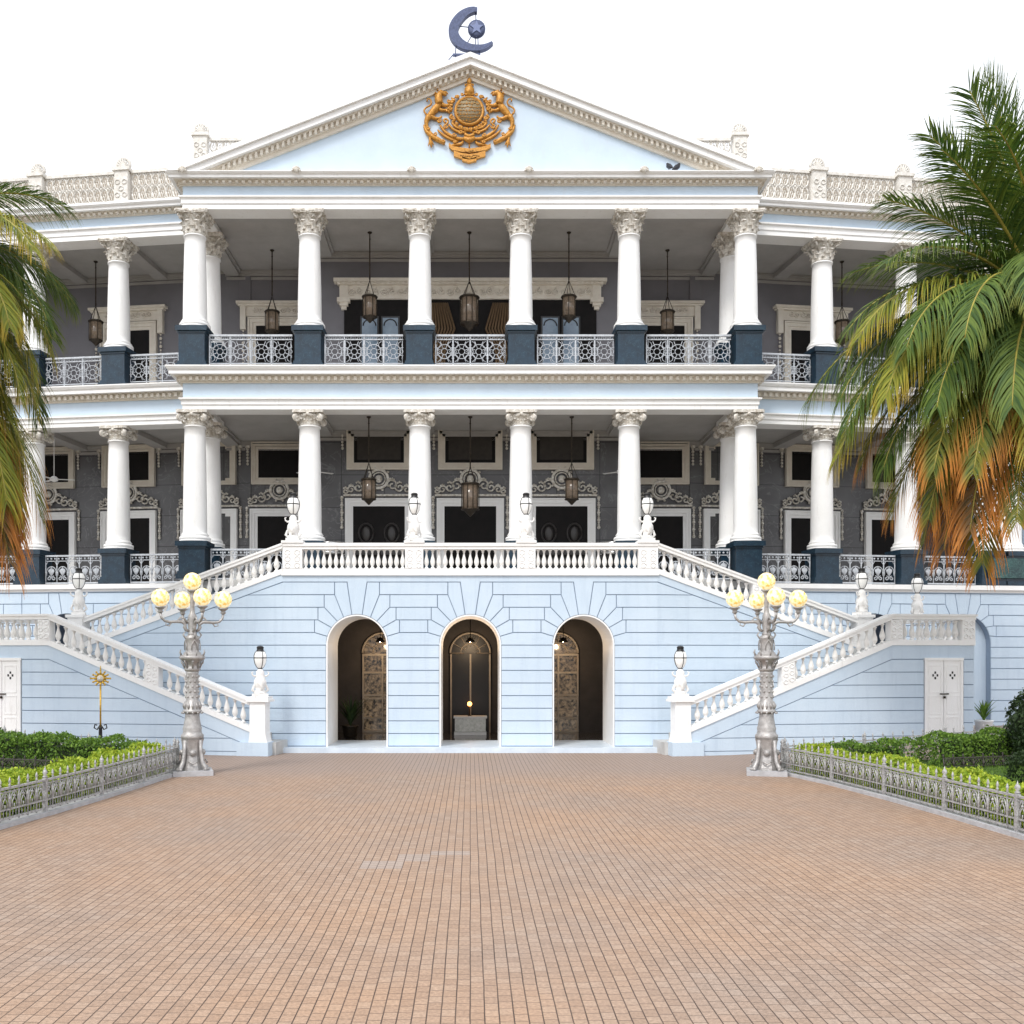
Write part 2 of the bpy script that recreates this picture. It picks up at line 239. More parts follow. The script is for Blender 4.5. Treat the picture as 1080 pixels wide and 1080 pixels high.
# ------------------------------------------------------------------ mesh building
class MB:
    def __init__(s): s.v = []; s.f = []; s.sm = []; s.attr = {}
    def add(s, vs, fs, smooth=False):
        b = len(s.v); s.v += [tuple(x) for x in vs]; s.f += [tuple(b + i for i in f) for f in fs]; s.sm += [smooth] * len(fs)
        return s
    def box(s, x0, x1, y0, y1, z0, z1):
        if x0 > x1: x0, x1 = x1, x0
        if y0 > y1: y0, y1 = y1, y0
        if z0 > z1: z0, z1 = z1, z0
        vs = [(x, y, z) for z in (z0, z1) for y in (y0, y1) for x in (x0, x1)]
        return s.add(vs, [(0, 2, 3, 1), (4, 5, 7, 6), (0, 1, 5, 4), (2, 6, 7, 3), (0, 4, 6, 2), (1, 3, 7, 5)])
    def prism(s, poly, y0, y1):          # poly in XZ, extruded along Y
        n = len(poly)
        A = sum(poly[i][0] * poly[(i + 1) % n][1] - poly[(i + 1) % n][0] * poly[i][1] for i in range(n))
        if A < 0: poly = poly[::-1]
        vs = [(x, y0, z) for x, z in poly] + [(x, y1, z) for x, z in poly]
        fs = [tuple(range(n)), tuple(range(2 * n - 1, n - 1, -1))] + [(i, i + n, (i + 1) % n + n, (i + 1) % n) for i in range(n)]
        return s.add(vs, fs)
    def prismz(s, poly, z0, z1):
        n = len(poly)
        A = sum(poly[i][0] * poly[(i + 1) % n][1] - poly[(i + 1) % n][0] * poly[i][1] for i in range(n))
        if A < 0: poly = poly[::-1]
        vs = [(x, y, z0) for x, y in poly] + [(x, y, z1) for x, y in poly]
        fs = [tuple(range(n - 1, -1, -1)), tuple(range(n, 2 * n))] + [(i, (i + 1) % n, (i + 1) % n + n, i + n) for i in range(n)]
        return s.add(vs, fs)
    def lathe(s, prof, n=16, c=(0, 0, 0), smooth=True, ph=0.0, sx=1, sy=1):
        vs = []; fs = []
        for r, z in prof:
            for k in range(n):
                a = 2 * PI * k / n + ph; vs.append((c[0] + sx * r * math.cos(a), c[1] + sy * r * math.sin(a), c[2] + z))
        m = len(prof)
        for i in range(m - 1):
            for k in range(n):
                k2 = (k + 1) % n; fs.append((i * n + k, i * n + k2, (i + 1) * n + k2, (i + 1) * n + k))
        s.add(vs, fs, smooth)
        b = len(s.v) - len(vs)
        if prof[0][0] > 1e-4: s.f.append(tuple(b + k for k in range(n - 1, -1, -1))); s.sm.append(False)
        if prof[-1][0] > 1e-4: s.f.append(tuple(b + (m - 1) * n + k for k in range(n))); s.sm.append(False)
        return s
    def sphere(s, c, r, n=10, m=6, sx=1, sy=1, sz=1):
        prof = [(r * math.sin(PI * i / m), -r * sz * math.cos(PI * i / m)) for i in range(m + 1)]
        return s.lathe(prof, n, c, True, 0, sx, sy)
    def tube(s, pts, r, n=5, smooth=True, flat=1.0):
        pts = [Vector(p) for p in pts]; m = len(pts)
        if m < 2: return s
        rr = r if isinstance(r, (list, tuple)) else [r] * m
        t = (pts[1] - pts[0]).normalized(); up = Vector((0, 1, 0)) if abs(t.y) < 0.9 else Vector((1, 0, 0))
        vs = []
        for i, p in enumerate(pts):
            t = ((pts[min(i + 1, m - 1)] - pts[max(i - 1, 0)])).normalized()
            a = up - t * up.dot(t)
            if a.length < 1e-5: a = t.orthogonal()
            a.normalize(); up = a; b = t.cross(a)
            for k in range(n):
                q = 2 * PI * k / n; vs.append(p + (a * math.cos(q) * flat + b * math.sin(q)) * rr[i])
        fs = [(i * n + k, i * n + (k + 1) % n, (i + 1) * n + (k + 1) % n, (i + 1) * n + k) for i in range(m - 1) for k in range(n)]
        fs += [tuple(range(n - 1, -1, -1)), tuple((m - 1) * n + k for k in range(n))]
        return s.add(vs, fs, smooth)
    def sweep(s, prof, path, smooth=False):   # prof [(out, z)], path [(x, y)]; outward = right of travel
        m = len(path); P = [Vector(p) for p in path]; N = []
        for i in range(m):
            ns = []
            if i > 0: d = (P[i] - P[i - 1]).normalized(); ns.append(Vector((d.y, -d.x)))
            if i < m - 1: d = (P[i + 1] - P[i]).normalized(); ns.append(Vector((d.y, -d.x)))
            if len(ns) == 1: N.append(ns[0])
            else:
                b = (ns[0] + ns[1]).normalized(); N.append(b / max(0.2, b.dot(ns[0])))
        k = len(prof); vs = []
        for i in range(m):
            for o, z in prof: q = P[i] + N[i] * o; vs.append((q.x, q.y, z))
        fs = [(i * k + j, (i + 1) * k + j, (i + 1) * k + (j + 1) % k, i * k + (j + 1) % k) for i in range(m - 1) for j in range(k)]
        fs += [tuple(range(k)), tuple((m - 1) * k + j for j in range(k - 1, -1, -1))]
        return s.add(vs, fs, smooth)
    def merge(s, o, M=None):
        vs = [tuple(M @ Vector(v)) for v in o.v] if M else o.v
        b = len(s.v); s.v += vs; s.f += [tuple(b + i for i in f) for f in o.f]; s.sm += o.sm; return s
    def mesh(s, name, material, M=None):
        vs = s.v; fs = s.f
        if M is not None:
            vs = [tuple(M @ Vector(v)) for v in vs]
            if M.determinant() < 0: fs = [f[::-1] for f in fs]
        me = bpy.data.meshes.new(name); me.from_pydata(vs, [], fs)
        me.polygons.foreach_set("use_smooth", s.sm)
        for k, vals in s.attr.items():
            a = me.attributes.new(k, 'FLOAT', 'POINT'); a.data.foreach_set("value", vals)
        me.materials.append(material); me.update(); return me
    def build(s, name, material, parent=None, M=None, loc=None):
        o = bpy.data.objects.new(name, s.mesh(name, material, M)); col.objects.link(o)
        if parent: o.parent = parent
        if loc: o.location = loc
        elif parent and parent.parent is None and parent.get('worldkids'): o.location = -Vector(parent.location)
        return o

def empty(name, loc=(0, 0, 0), rz=0, label=None, cat=None, group=None, world=False):
    o = bpy.data.objects.new(name, None); col.objects.link(o); o.location = loc; o.rotation_euler = (0, 0, rz); o.empty_display_size = 0.2
    if label: o['label'] = label
    if cat: o['category'] = cat
    if group: o['group'] = group
    if world: o['worldkids'] = 1
    return o
def tag(o, label, cat, group=None):
    o['label'] = label; o['category'] = cat
    if group: o['group'] = group
    return o
CH = {}
def inst(me, name, parent, loc=(0, 0, 0), rz=0):
    o = bpy.data.objects.new(name, me); col.objects.link(o); o.parent = parent; o.location = loc; o.rotation_euler = (0, 0, rz)
    return o
def kids(o): return [c for c in bpy.data.objects if c.parent == o]
def copy_tree(o, parent=None, kd=None):
    c = o.copy(); col.objects.link(c); c.parent = parent
    for ch in kids(o): copy_tree(ch, c)
    return c
def place(proto, used, loc, rz, label, cat=None, group=None):
    o = proto if not used else copy_tree(proto)
    o.location = loc; o.rotation_euler = (0, 0, rz); o['label'] = label
    if cat: o['category'] = cat
    if group: o['group'] = group
    return o

def clip(poly, a, b, c):                 # keep a*x + b*z <= c
    out = []
    for i in range(len(poly)):
        p, q = poly[i], poly[(i + 1) % len(poly)]
        dp, dq = a * p[0] + b * p[1] - c, a * q[0] + b * q[1] - c
        if dp <= 0: out.append(p)
        if dp * dq < 0: t = dp / (dp - dq); out.append((p[0] + t * (q[0] - p[0]), p[1] + t * (q[1] - p[1])))
    return out
def area(p): return abs(sum(p[i][0] * p[(i + 1) % len(p)][1] - p[(i + 1) % len(p)][0] * p[i][1] for i in range(len(p)))) / 2
def inset(poly, d):
    n = len(poly); A = sum(poly[i][0] * poly[(i + 1) % n][1] - poly[(i + 1) % n][0] * poly[i][1] for i in range(n))
    if A < 0: poly = poly[::-1]
    P = [Vector(p) for p in poly]; out = []
    for i in range(n):
        d1 = (P[i] - P[i - 1]); d2 = (P[(i + 1) % n] - P[i])
        if d1.length < 1e-6 or d2.length < 1e-6: continue
        d1.normalize(); d2.normalize(); n1 = Vector((-d1.y, d1.x)); n2 = Vector((-d2.y, d2.x)); b = n1 + n2
        if b.length < 1e-6: continue
        b.normalize(); out.append(tuple(P[i] + b * (d / max(0.3, b.dot(n1)))))
    return out
def spiral(cx, cz, r0, turns, a0, y, n=18, sgn=1, r1=0.15):
    return [(cx + r0 * (1 - (1 - r1) * t / n) * math.cos(a0 + sgn * 2 * PI * turns * t / n), y, cz + r0 * (1 - (1 - r1) * t / n) * math.sin(a0 + sgn * 2 * PI * turns * t / n)) for t in range(n + 1)]
def ring(cx, cz, r, y, n=14, sx=1, sz=1): return [(cx + r * sx * math.cos(2 * PI * k / n), y, cz + r * sz * math.sin(2 * PI * k / n)) for k in range(n + 1)]
def arcpts(cx, cz, r, a0, a1, y, n=10): return [(cx + r * math.cos(a0 + (a1 - a0) * k / n), y, cz + r * math.sin(a0 + (a1 - a0) * k / n)) for k in range(n + 1)]

def sstep(x): x = max(0, min(1, x)); return x * x * (3 - 2 * x)
def g(x, y): return 0.36 * sstep((abs(x) - 6.0) / 6.5) * sstep((y + 8.5) / 5.5)

# heights
ZF1, ZP1, ZC1T = 4.62, 5.70, 9.38
ZA1, ZFR1, ZCO1 = 9.69, 10.11, 10.52
ZP2, ZC2T = 11.72, 14.98
ZA2, ZFR2, ZCO2 = 15.33, 15.62, 15.88
SW = math.atan(0.135); ST = R(8)
def wingM(side):
    c, s_ = math.cos(SW), math.sin(SW)
    return Matrix(((side * c, -side * s_, 0, side * 7.8), (s_, c, 0, 4.0), (0, 0, 1, 0), (0, 0, 0, 1)))
def stairM(side):
    c, s_ = math.cos(ST), math.sin(ST)
    return Matrix(((side * c, -side * s_, 0, side * 4.85), (s_, c, 0, 0.0), (0, 0, 1, 0), (0, 0, 0, 1)))

# ================================================================== GROUND
def sheet(name, xs, ys, zf, material, kind='structure'):
    vs = [(x, y, zf(x, y)) for y in ys for x in xs]; n = len(xs)
    fs = [(j * n + i, j * n + i + 1, (j + 1) * n + i + 1, (j + 1) * n + i) for j in range(len(ys) - 1) for i in range(n - 1)]
    o = MB().add(vs, fs, True).build(name, material); o['kind'] = kind; return o
fr = lambda a, b, n: [a + (b - a) * i / n for i in range(n + 1)]
sheet('ground', [-600, -100, 100, 600], [-300, -100, 100, 900], lambda x, y: -0.05, soil)
sheet('paving', fr(-34, 34, 136), fr(-40, 7, 94), g, paving)

# ================================================================== PALACE
palace = empty('palace_building', (0, 0, 0), label='white and pale blue classical palace with pediment and two storeys of columns', cat='palace')

# ---- entablature profile (closed loops)
def ent(mb_white, mb_blue, mb_cream, path, za, zf_, zc, zt, depth, dent=0.085, oneside=None):
    """architrave za..zf_, frieze zf_..zc, cornice zc..zt"""
    h = zf_ - za; H = zt - zc
    mb_white.sweep([(-depth, za), (0.0, za), (0.0, za + h * .42), (0.03, za + h * .42), (0.03, za + h * .80), (0.09, za + h * .88), (0.09, zf_), (-depth, zf_)][::-1], path)
    mb_blue.sweep([(-depth + .02, zf_), (-0.01, zf_), (-0.01, zc), (-depth + .02, zc)][::-1], path)
    mb_cream.sweep([(-depth, zc), (0.04, zc), (0.05, zc + H * .12), (0.09, zc + H * .12), (0.09, zc + H * .40), (0.20, zc + H * .46), (-depth, zc + H * .46)][::-1], path)
    mb_white.sweep([(-depth, zc + H * .46), (0.30, zc + H * .46), (0.30, zc + H * .70), (0.34, zc + H * .76), (0.38, zc + H * .92), (0.38, zt), (-depth, zt)][::-1], path)
    # dentils
    P = [Vector(p) for p in path]
    for i in range(len(P) - 1):
        L = (P[i + 1] - P[i]).length; d = (P[i + 1] - P[i]) / L; nn = Vector((d.y, -d.x)); k = max(1, int(L / (dent * 2.15)))
        for j in range(k):
            c0 = P[i] + d * ((j + 0.5) * L / k); a = c0 - d * dent * .5; b = c0 + d * dent * .5
            q = [a + nn * .088, b + nn * .088, b + nn * .175, a + nn * .175]
            mb_cream.prismz([(t.x, t.y) for t in q], zc + H * .13, zc + H * .39)

pp = [(-8.05, 4.3), (-8.05, 2.10), (8.05, 2.10), (8.05, 4.3)]
for (za, zf_, zc, zt, tagn) in ((ZC1T, ZA1, ZFR1, ZCO1, 1), (ZC2T, ZA2, ZFR2, ZCO2, 2)):
    a, b, c = MB(), MB(), MB(); ent(a, b, c, pp, za, zf_, zc, zt, 0.62)
    e = a.build('entablature', white, palace); b.build('frieze', frieze_m, e); c.build('dentil_moulding', cream, e)
    for side in (-1, 1):
        a, b, c = MB(), MB(), MB(); M = wingM(side)
        ent(a, b, c, [(-0.35, -0.30), (16.5, -0.30)], za, zf_, zc, zt, 0.62)
        e = a.build('entablature', white, palace, M); b.build('frieze', frieze_m, e, M); c.build('dentil_moulding', cream, e, M)

# ---- floors and ceilings
def slab(name, z0, z1, m, yf=2.16, yw=-0.2):
    o = MB().box(-8.0, 8.0, yf, 7.2, z0, z1).build(name, m, palace)
    for side in (-1, 1): MB().box(-0.3, 16.5, yw, 3.3, z0 + 0.003, z1 - 0.003).build(name, m, palace, wingM(side))
slab('ceiling', ZC1T + 0.16, ZC1T + 0.34, ceilm, 2.66, 0.26)
slab('floor_slab', ZCO1 - 0.4, ZCO1 - 0.01, white, 2.66, 0.26)
slab('ceiling', ZC2T + 0.16, ZC2T + 0.34, ceilm, 2.66, 0.26)
# terrace floor (behind the arch wall)
MB().prismz([(-4.85, 0.9), (4.85, 0.9), (8.3, 3.0), (8.3, 7.2), (-8.3, 7.2), (-8.3, 3.0)], ZF1 - 0.2, ZF1 - 0.004).build('terrace_floor', treadm, palace)
for side in (-1, 1):
    MB().box(-0.3, 16.5, -0.33, 3.3, ZF1 - 0.2, ZF1).build('terrace_floor', white, palace, wingM(side))
    MB().box(-0.3, 16.5, -0.42, 3.3, ZF1 - 0.12, ZF1 + 0.02).build('floor_ledge', white, palace, wingM(side))
# ceiling beams and mouldings
for z in (ZC1T, ZC2T):
    for x in (-7.8, -4.55, -1.43, 1.43, 4.55, 7.8):
        yb = 5.5 if abs(x) < 4.6 else 7.0
        mb = MB().box(x - .22, x + .22, 2.7, yb, z + 0.002, z + .158); mb.box(x - .30, x + .30, 2.7, yb, z + 0.09, z + .157); mb.build('ceiling_beam', ceilm, palace)
    for side in (-1, 1):
        for u in (2.87, 5.67, 8.5):
            MB().box(u - .22, u + .22, .3, 3.0, z + 0.002, z + .158).build('ceiling_beam', ceilm, palace, wingM(side))
# back walls
for (z0, z1, m, nm) in ((ZF1, ZC1T + .16, lowwall, 'verandah_wall'), (ZCO1, ZC2T + .16, upwall, 'verandah_wall')):
    MB().box(-4.75, 4.75, 5.5, 7.0, z0, z1).box(-8.5, 8.5, 7.0, 7.4, z0, z1).build(nm, m, palace)
    mb = MB()
    for k, (o, dz) in enumerate(((.10, .10), (.06, .18), (.03, .30))):
        mb.box(-4.75 - o, 4.75 + o, 5.5 - o, 5.49, z1 - dz, z1 - dz + .09)
        for s_ in (-1, 1): mb.box(s_ * 4.86, s_ * 8.0, 7.0 - o, 6.99, z1 - dz, z1 - dz + .09)
    mb.build('ceiling_moulding', ceilm, palace)
    for side in (-1, 1):
        MB().box(-0.2, 16.5, 3.0, 3.3, z0, z1 - .004).build(nm, m, palace, wingM(side))
        mb = MB()
        for k, (o, dz) in enumerate(((.10, .10), (.06, .18), (.03, .30))): mb.box(0.1, 16.4, 3.0 - o, 2.99, z1 - dz, z1 - dz + .09)
        mb.build('ceiling_moulding', ceilm, palace, wingM(side))

# ---- columns
def make_pedestal(h):
    mb = MB(); w_ = .365
    mb.box(-w_ - .07, w_ + .07, -w_ - .07, w_ + .07, 0, .14); mb.box(-w_ - .03, w_ + .03, -w_ - .03, w_ + .03, .14, .22)
    mb.box(-w_, w_, -w_, w_, .22, h - .20); mb.box(-w_ - .025, w_ + .025, -w_ - .025, w_ + .025, h - .20, h - .14)
    mb.box(-w_ - .08, w_ + .08, -w_ - .08, w_ + .08, h - .14, h)
    return mb.mesh('pedestal', navy)
def make_shaft(h, rb=.335, rt=.285):
    pr = [(rb + .10, 0), (rb + .10, .05)]
    pr += [(rb + .06 + .045 * math.sin(a), .10 - .05 * math.cos(a)) for a in fr(0.3, PI, 5)]
    pr += [(rb + .03, .17), (rb + .055, .20), (rb + .03, .23), (rb, .28)]
    for t in fr(0.05, 1, 10): pr.append((rb - (rb - rt) * t ** 1.6, .28 + (h - .34) * t))
    pr += [(rt + .03, h - .05), (rt + .03, h - .02), (rt, h)]
    mb = MB().lathe(pr, 32)
    return mb.mesh('column_shaft', white)
def leafp(mb, a, r0, z0, h, w_, out):
    pts = []
    for i in range(6):
        t = i / 5; rr = r0 + out * (t ** 2.2) + .015; zz = z0 + h * (t if t < .85 else .85 - (t - .85) * 1.2); ww = w_ * (0.7 + .5 * math.sin(PI * min(1, t * 1.05))) * (1 if t < .9 else .5)
        for k in (-1, 0, 1):
            aa = a + k * ww / 2 / rr; q = rr + (.02 if k == 0 else -.01); pts.append((q * math.cos(aa), q * math.sin(aa), zz))
    fs = [(i * 3 + k, i * 3 + k + 1, (i + 1) * 3 + k + 1, (i + 1) * 3 + k) for i in range(5) for k in (0, 1)]
    mb.add(pts, fs, False)
def corinthian(h=.62):
    mb = MB(); r = .285
    mb.lathe([(r, 0), (r + .03, .02), (r, .05), (r - .01, .3), (r + .05, .45), (r + .12, h - .09)], 24)
    for k in range(8): leafp(mb, 2 * PI * k / 8, r, .03, .22, .20, .09)
    for k in range(8): leafp(mb, 2 * PI * (k + .5) / 8, r + .01, .10, .30, .20, .12)
    for k in range(4):
        a = PI / 4 + k * PI / 2; ca, sa = math.cos(a), math.sin(a)
        c = Vector((ca * .46, sa * .46, h - .16)); pts = []
        for t in range(15):
            q = 4.2 * PI * t / 14 * .5; rr = .085 * (1 - .75 * t / 14); pts.append(c + Vector((ca * rr * math.cos(q), sa * rr * math.cos(q), rr * math.sin(q))))
        mb.tube([(ca * r, sa * r, h - .32), (ca * .38, sa * .38, h - .18)] + [tuple(p) for p in pts], .026, 5)
        a2 = k * PI / 2; ca, sa = math.cos(a2), math.sin(a2)
        mb.sphere((ca * .40, sa * .40, h - .06), .07, 8, 5)
        for sg in (-1, 1):
            tx, ty = -sa * sg, ca * sg
            base = Vector((ca * .34 + tx * .12, sa * .34 + ty * .12, h - .17))
            mb.tube([base + Vector((tx, ty, 0)) * (.05 * (1 - .7 * t / 8) * math.cos(t * .9)) + Vector((0, 0, .05 * (1 - .7 * t / 8) * math.sin(t * .9))) for t in range(9)], .017, 4)
    ab = []
    for k in range(4):
        a = PI / 4 + k * PI / 2
        ab += [(.60 * math.cos(a - .07), .60 * math.sin(a - .07)), (.60 * math.cos(a + .07), .60 * math.sin(a + .07)), (.40 * math.cos(a + PI / 4) , .40 * math.sin(a + PI / 4))]
    mb.prismz(ab, h - .09, h - .05); mb.prismz([(x * 1.04, y * 1.04) for x, y in ab], h - .05, h)
    return mb.mesh('capital', capm)
def ionic(h=.40):
    mb = MB(); r = .285
    mb.lathe([(r, 0), (r + .03, .02), (r, .05), (r, .16), (r + .06, .22), (r + .10, .27), (r + .08, h - .10)], 24)
    for k in range(4):
        a = PI / 4 + k * PI / 2; ca, sa = math.cos(a), math.sin(a)
        for t, th in ((0, .05), ):
            c = Vector((ca * .47, sa * .47, h - .20)); n_ = Vector((-sa, ca, 0))
            pts = []
            for i in range(20):
                q = PI / 2 + 4.6 * PI * i / 19 * .62; rr = .125 * (1 - .82 * i / 19); pts.append(c + Vector((ca * rr * math.cos(q), sa * rr * math.cos(q), rr * math.sin(q))))
            mb.tube([(ca * .2, sa * .2, h - .09)] + [tuple(p) for p in pts], .036, 6, flat=1.6)
            # solid eye drum
            vs = []; m = 12
            for sg in (-.045, .045):
                for i in range(m):
                    q = 2 * PI * i / m; vs.append(c + n_ * sg + Vector((ca * .10 * math.cos(q), sa * .10 * math.cos(q), .10 * math.sin(q))))
            mb.add(vs, [(i, (i + 1) % m, (i + 1) % m + m, i + m) for i in range(m)] + [tuple(range(m - 1, -1, -1)), tuple(range(m, 2 * m))], True)
    for k in range(4):
        a = k * PI / 2; ca, sa = math.cos(a), math.sin(a)
        mb.sphere((ca * .36, sa * .36, h - .12), .06, 8, 5)
        for i in range(7):
            t = (i - 3) / 3; tx, ty = -sa * t * .28, ca * t * .28
            mb.sphere((ca * .335 + tx, sa * .335 + ty, .20 - .09 * (1 - t * t)), .03, 6, 4)
    ab = []
    for k in range(4):
        a = PI / 4 + k * PI / 2
        ab += [(.57 * math.cos(a - .09), .57 * math.sin(a - .09)), (.57 * math.cos(a + .09), .57 * math.sin(a + .09)), (.38 * math.cos(a + PI / 4), .38 * math.sin(a + PI / 4))]
    mb.prismz(ab, h - .08, h)
    return mb.mesh('capital', capm)
ped1, ped2 = make_pedestal(ZP1 - ZF1 - .02), make_pedestal(ZP2 - ZCO1)
sh1, sh2 = make_shaft(ZC1T - .40 - ZP1), make_shaft(ZC2T - .62 - ZP2)
cap1, cap2 = ionic(), corinthian()
def column(x, y, lvl, rz=0, ped=True):
    if lvl == 1: z0, z1, zt, ps, sh, cp, ch = ZF1 + .02, ZP1, ZC1T, ped1, sh1, cap1, .40
    else: z0, z1, zt, ps, sh, cp, ch = ZCO1, ZP2, ZC2T, ped2, sh2, cap2, .62
    c = inst(sh, 'column', palace, (x, y, z1), rz)
    if ped: inst(ps, 'pedestal', c, (0, 0, z0 - z1), 0)
    inst(cp, 'capital', c, (0, 0, zt - ch - z1), 0)
for x in (-7.8, -4.55, -1.43, 1.43, 4.50, 7.8):
    for l in (1, 2): column(x, 2.48, l)
WINGC = (2.87, 5.6, 8.25, 9.05)
for side in (-1, 1):
    M = wingM(side)
    for l in (1, 2):
        column(side * 7.78, 4.05, l)
        for u in WINGC:
            p = M @ Vector((u, 0.03, 0)); column(p.x, p.y, l, side * SW)

# ---- iron railings of the upper gallery and of the lower verandah
def rail_upper(mb, x0, x1, y, z0, h=.84):
    r = .011
    mb.box(x0, x1, y - .03, y + .03, z0 + h - .05, z0 + h); mb.box(x0, x1, y - .02, y + .02, z0 + .10, z0 + .125); mb.box(x0, x1, y - .02, y + .02, z0 + h - .15, z0 + h - .13)
    mb.box(x0, x1, y - .02, y + .02, z0 + .17, z0 + .19)
    n = max(2, round((x1 - x0) / .54)); W = (x1 - x0) / n; zb, zt = z0 + .19, z0 + h - .15; zc = (zb + zt) / 2; hh = (zt - zb) / 2
    for i in range(n):
        cx = x0 + (i + .5) * W
        mb.box(x0 + i * W - .012, x0 + i * W + .012, y - .02, y + .02, z0 + .1, z0 + h - .05)
        mb.tube(ring(cx, zc, hh * .62, y), r, 4); mb.tube(ring(cx, zc, hh * .28, y, 8), r * .9, 4)
        for a in range(8):
            q = a * PI / 4 + PI / 8; mb.tube([(cx + hh * .28 * math.cos(q), y, zc + hh * .28 * math.sin(q)), (cx + hh * .95 * math.cos(q), y, zc + hh * .95 * math.sin(q))], r * .8, 4)
        for sx in (-1, 1):
            mb.tube([(cx + sx * hh * .78, y, zb), (cx + sx * hh * .78, y, zt)], r * .9, 4)
            for sz in (-1, 1): mb.tube(spiral(cx + sx * W * .40, zc + sz * hh * .52, hh * .36, .95, sz * PI / 2, y, 9, sx * sz), r * .8, 4)
            mb.tube(ring(cx + sx * W * .41, zc, hh * .16, y, 8), r * .8, 4)
    m = max(2, round((x1 - x0) / .105)); w_ = (x1 - x0) / m
    for i in range(m): mb.tube(ring(x0 + (i + .5) * w_, z0 + h - .09, .038, y, 6), .008, 3); mb.tube([(x0 + (i + .5) * w_, y, z0 + .02), (x0 + (i + .5) * w_, y, z0 + .10)], .009, 4)
def rail_lower(mb, x0, x1, y, z0, h=.90):
    r = .015
    mb.box(x0, x1, y - .035, y + .035, z0 + h - .05, z0 + h); mb.box(x0, x1, y - .03, y + .03, z0 + .03, z0 + .07); mb.box(x0, x1, y - .02, y + .02, z0 + h - .19, z0 + h - .17)
    n = max(3, round((x1 - x0) / .34)); W = (x1 - x0) / n
    for i in range(n + 1):
        x = x0 + i * W; mb.tube([(x, y, z0 + .05), (x, y, z0 + h - .04)], .017, 5)
        if i < n:
            cx = x + W / 2
            for k in (.17, .5, .83): mb.sphere((x + k * W, y, z0 + h - .11), .032, 6, 4)
            mb.tube(arcpts(cx, z0 + .40, W * .42, 0, PI, y, 8), r, 4)
            for s_ in (-1, 1):
                mb.tube([(cx + s_ * W * .42, y, z0 + .40), (cx + s_ * W * .42, y, z0 + .28)], r, 4)
                mb.tube(spiral(cx + s_ * W * .23, z0 + .20, W * .2, 1.2, PI / 2, y, 12, s_), r, 4)
                mb.tube([(cx + s_ * W * .5, y, z0 + h - .30), (cx + s_ * W * .30, y, z0 + h - .19)], r * .8, 4)
                for q in (.35, .7): mb.tube([(cx, y, z0 + .26), (cx + s_ * W * .22 * q * 1.4, y, z0 + .42), (cx + s_ * W * .24 * q * 1.2, y, z0 + .52 - .05 * q)], [.01, .026, .006], 5)
            mb.tube([(cx, y, z0 + .2), (cx, y, z0 + .42), (cx, y, z0 + .56)], [.01, .03, .006], 5)
colx = (-7.8, -4.55, -1.43, 1.43, 4.50, 7.8)
for a, b in zip(colx, colx[1:]):
    mb = MB(); rail_upper(mb, a + .46, b - .46, 2.30, ZCO1 + .02, .99); mb.build('iron_railing', ironw, palace)
for a, b in ((-7.8, -4.85), (4.85, 7.8)):
    mb = MB(); rail_lower(mb, a + .46, b + (.0 if a < 0 else 0) - (.0 if b > 0 else 0) - .46, 2.45, ZF1, .90); mb.build('iron_railing', ironw, palace)
for side in (-1, 1):
    for a, b in zip((0.1,) + WINGC[:3], WINGC[:3]):
        mb = MB(); rail_upper(mb, a + (.46 if a > 1 else .3), b - .46, -.12, ZCO1 + .02, 1.0); mb.build('iron_railing', ironw, palace, wingM(side))
        mb = MB(); rail_lower(mb, a + (.46 if a > 1 else .3), b - .46, -.12, ZF1 + .03, .90); mb.build('iron_railing', ironw, palace, wingM(side))

# ---- pediment
AP = 19.14; E = 8.43; zb = ZCO2
def rake(mb, t0, t1, y0, y1, x_in=0):
    for s_ in (-1, 1):
        sl_ = (AP - (zb - .02)) / E
        top = lambda x: AP - sl_ * abs(x)
        xe = E - t0 / sl_ * 0
        # lower end trimmed at the horizontal cornice
        x1 = min(E, (AP - t1 - zb) / sl_ + (t1 - t0) / sl_)
        x1t = min(E, (AP - t0 - zb) / sl_); x1b = min(E, (AP - t1 - zb) / sl_)
        mb.prism([(0, top(0) - t0), (s_ * x1t, max(zb, top(x1t) - t0)), (s_ * x1b, zb + .001), (0, top(0) - t1)], y0, y1)
slp = (AP - (zb - .02)) / E
mb = MB(); rake(mb, 0.0, .13, 1.70, 2.6); rake(mb, .13, .30, 1.78, 2.6); rc = mb.build('raking_cornice', white, palace)
mb = MB(); rake(mb, .30, .34, 1.92, 2.6); rake(mb, .34, .48, 2.0, 2.6); rake(mb, .48, .58, 2.04, 2.6)
for s_ in (-1, 1):
    n = 46
    for i in range(n):
        x = (i + .5) * (E - 1.5) / n; z = AP - slp * x
        mb.prism([(s_ * (x - .036), z - .345 + slp * .036), (s_ * (x + .036), z - .345 - slp * .036), (s_ * (x + .036), z - .465 - slp * .036), (s_ * (x - .036), z - .465 + slp * .036)], 1.90, 2.01)
mb.build('dentil_moulding', cream, rc)
MB().prism([(-E + 1.0, zb - .01), (E - 1.0, zb - .01), (0, AP - .45)], 2.12, 2.6).build('tympanum', frieze_m, palace)
mb = MB()
for s_ in (-1, 1): mb.prism([(0, AP - .06), (s_ * (E - .1), zb + .02), (s_ * (E - .1), zb - .15), (0, AP - .3)], 2.6, 8.0)
mb.build('gable_roof', roofm, palace)
# lion-mask rosettes on the cornice edge
def rosette():
    mb = MB(); mb.sphere((0, 0, .07), .075, 8, 6, sy=.8)
    for k in range(7): a = PI * k / 6; mb.sphere((.10 * math.cos(a), .0, .06 + .09 * math.sin(a)), .035, 6, 4)
    return mb.mesh('cornice_rosette', capm)
ros = rosette()
for x in (-7.95, -4.8, -1.62, 1.62, 4.8, 7.95): inst(ros, 'cornice_rosette', palace, (x, 1.70, ZCO2 - .07))

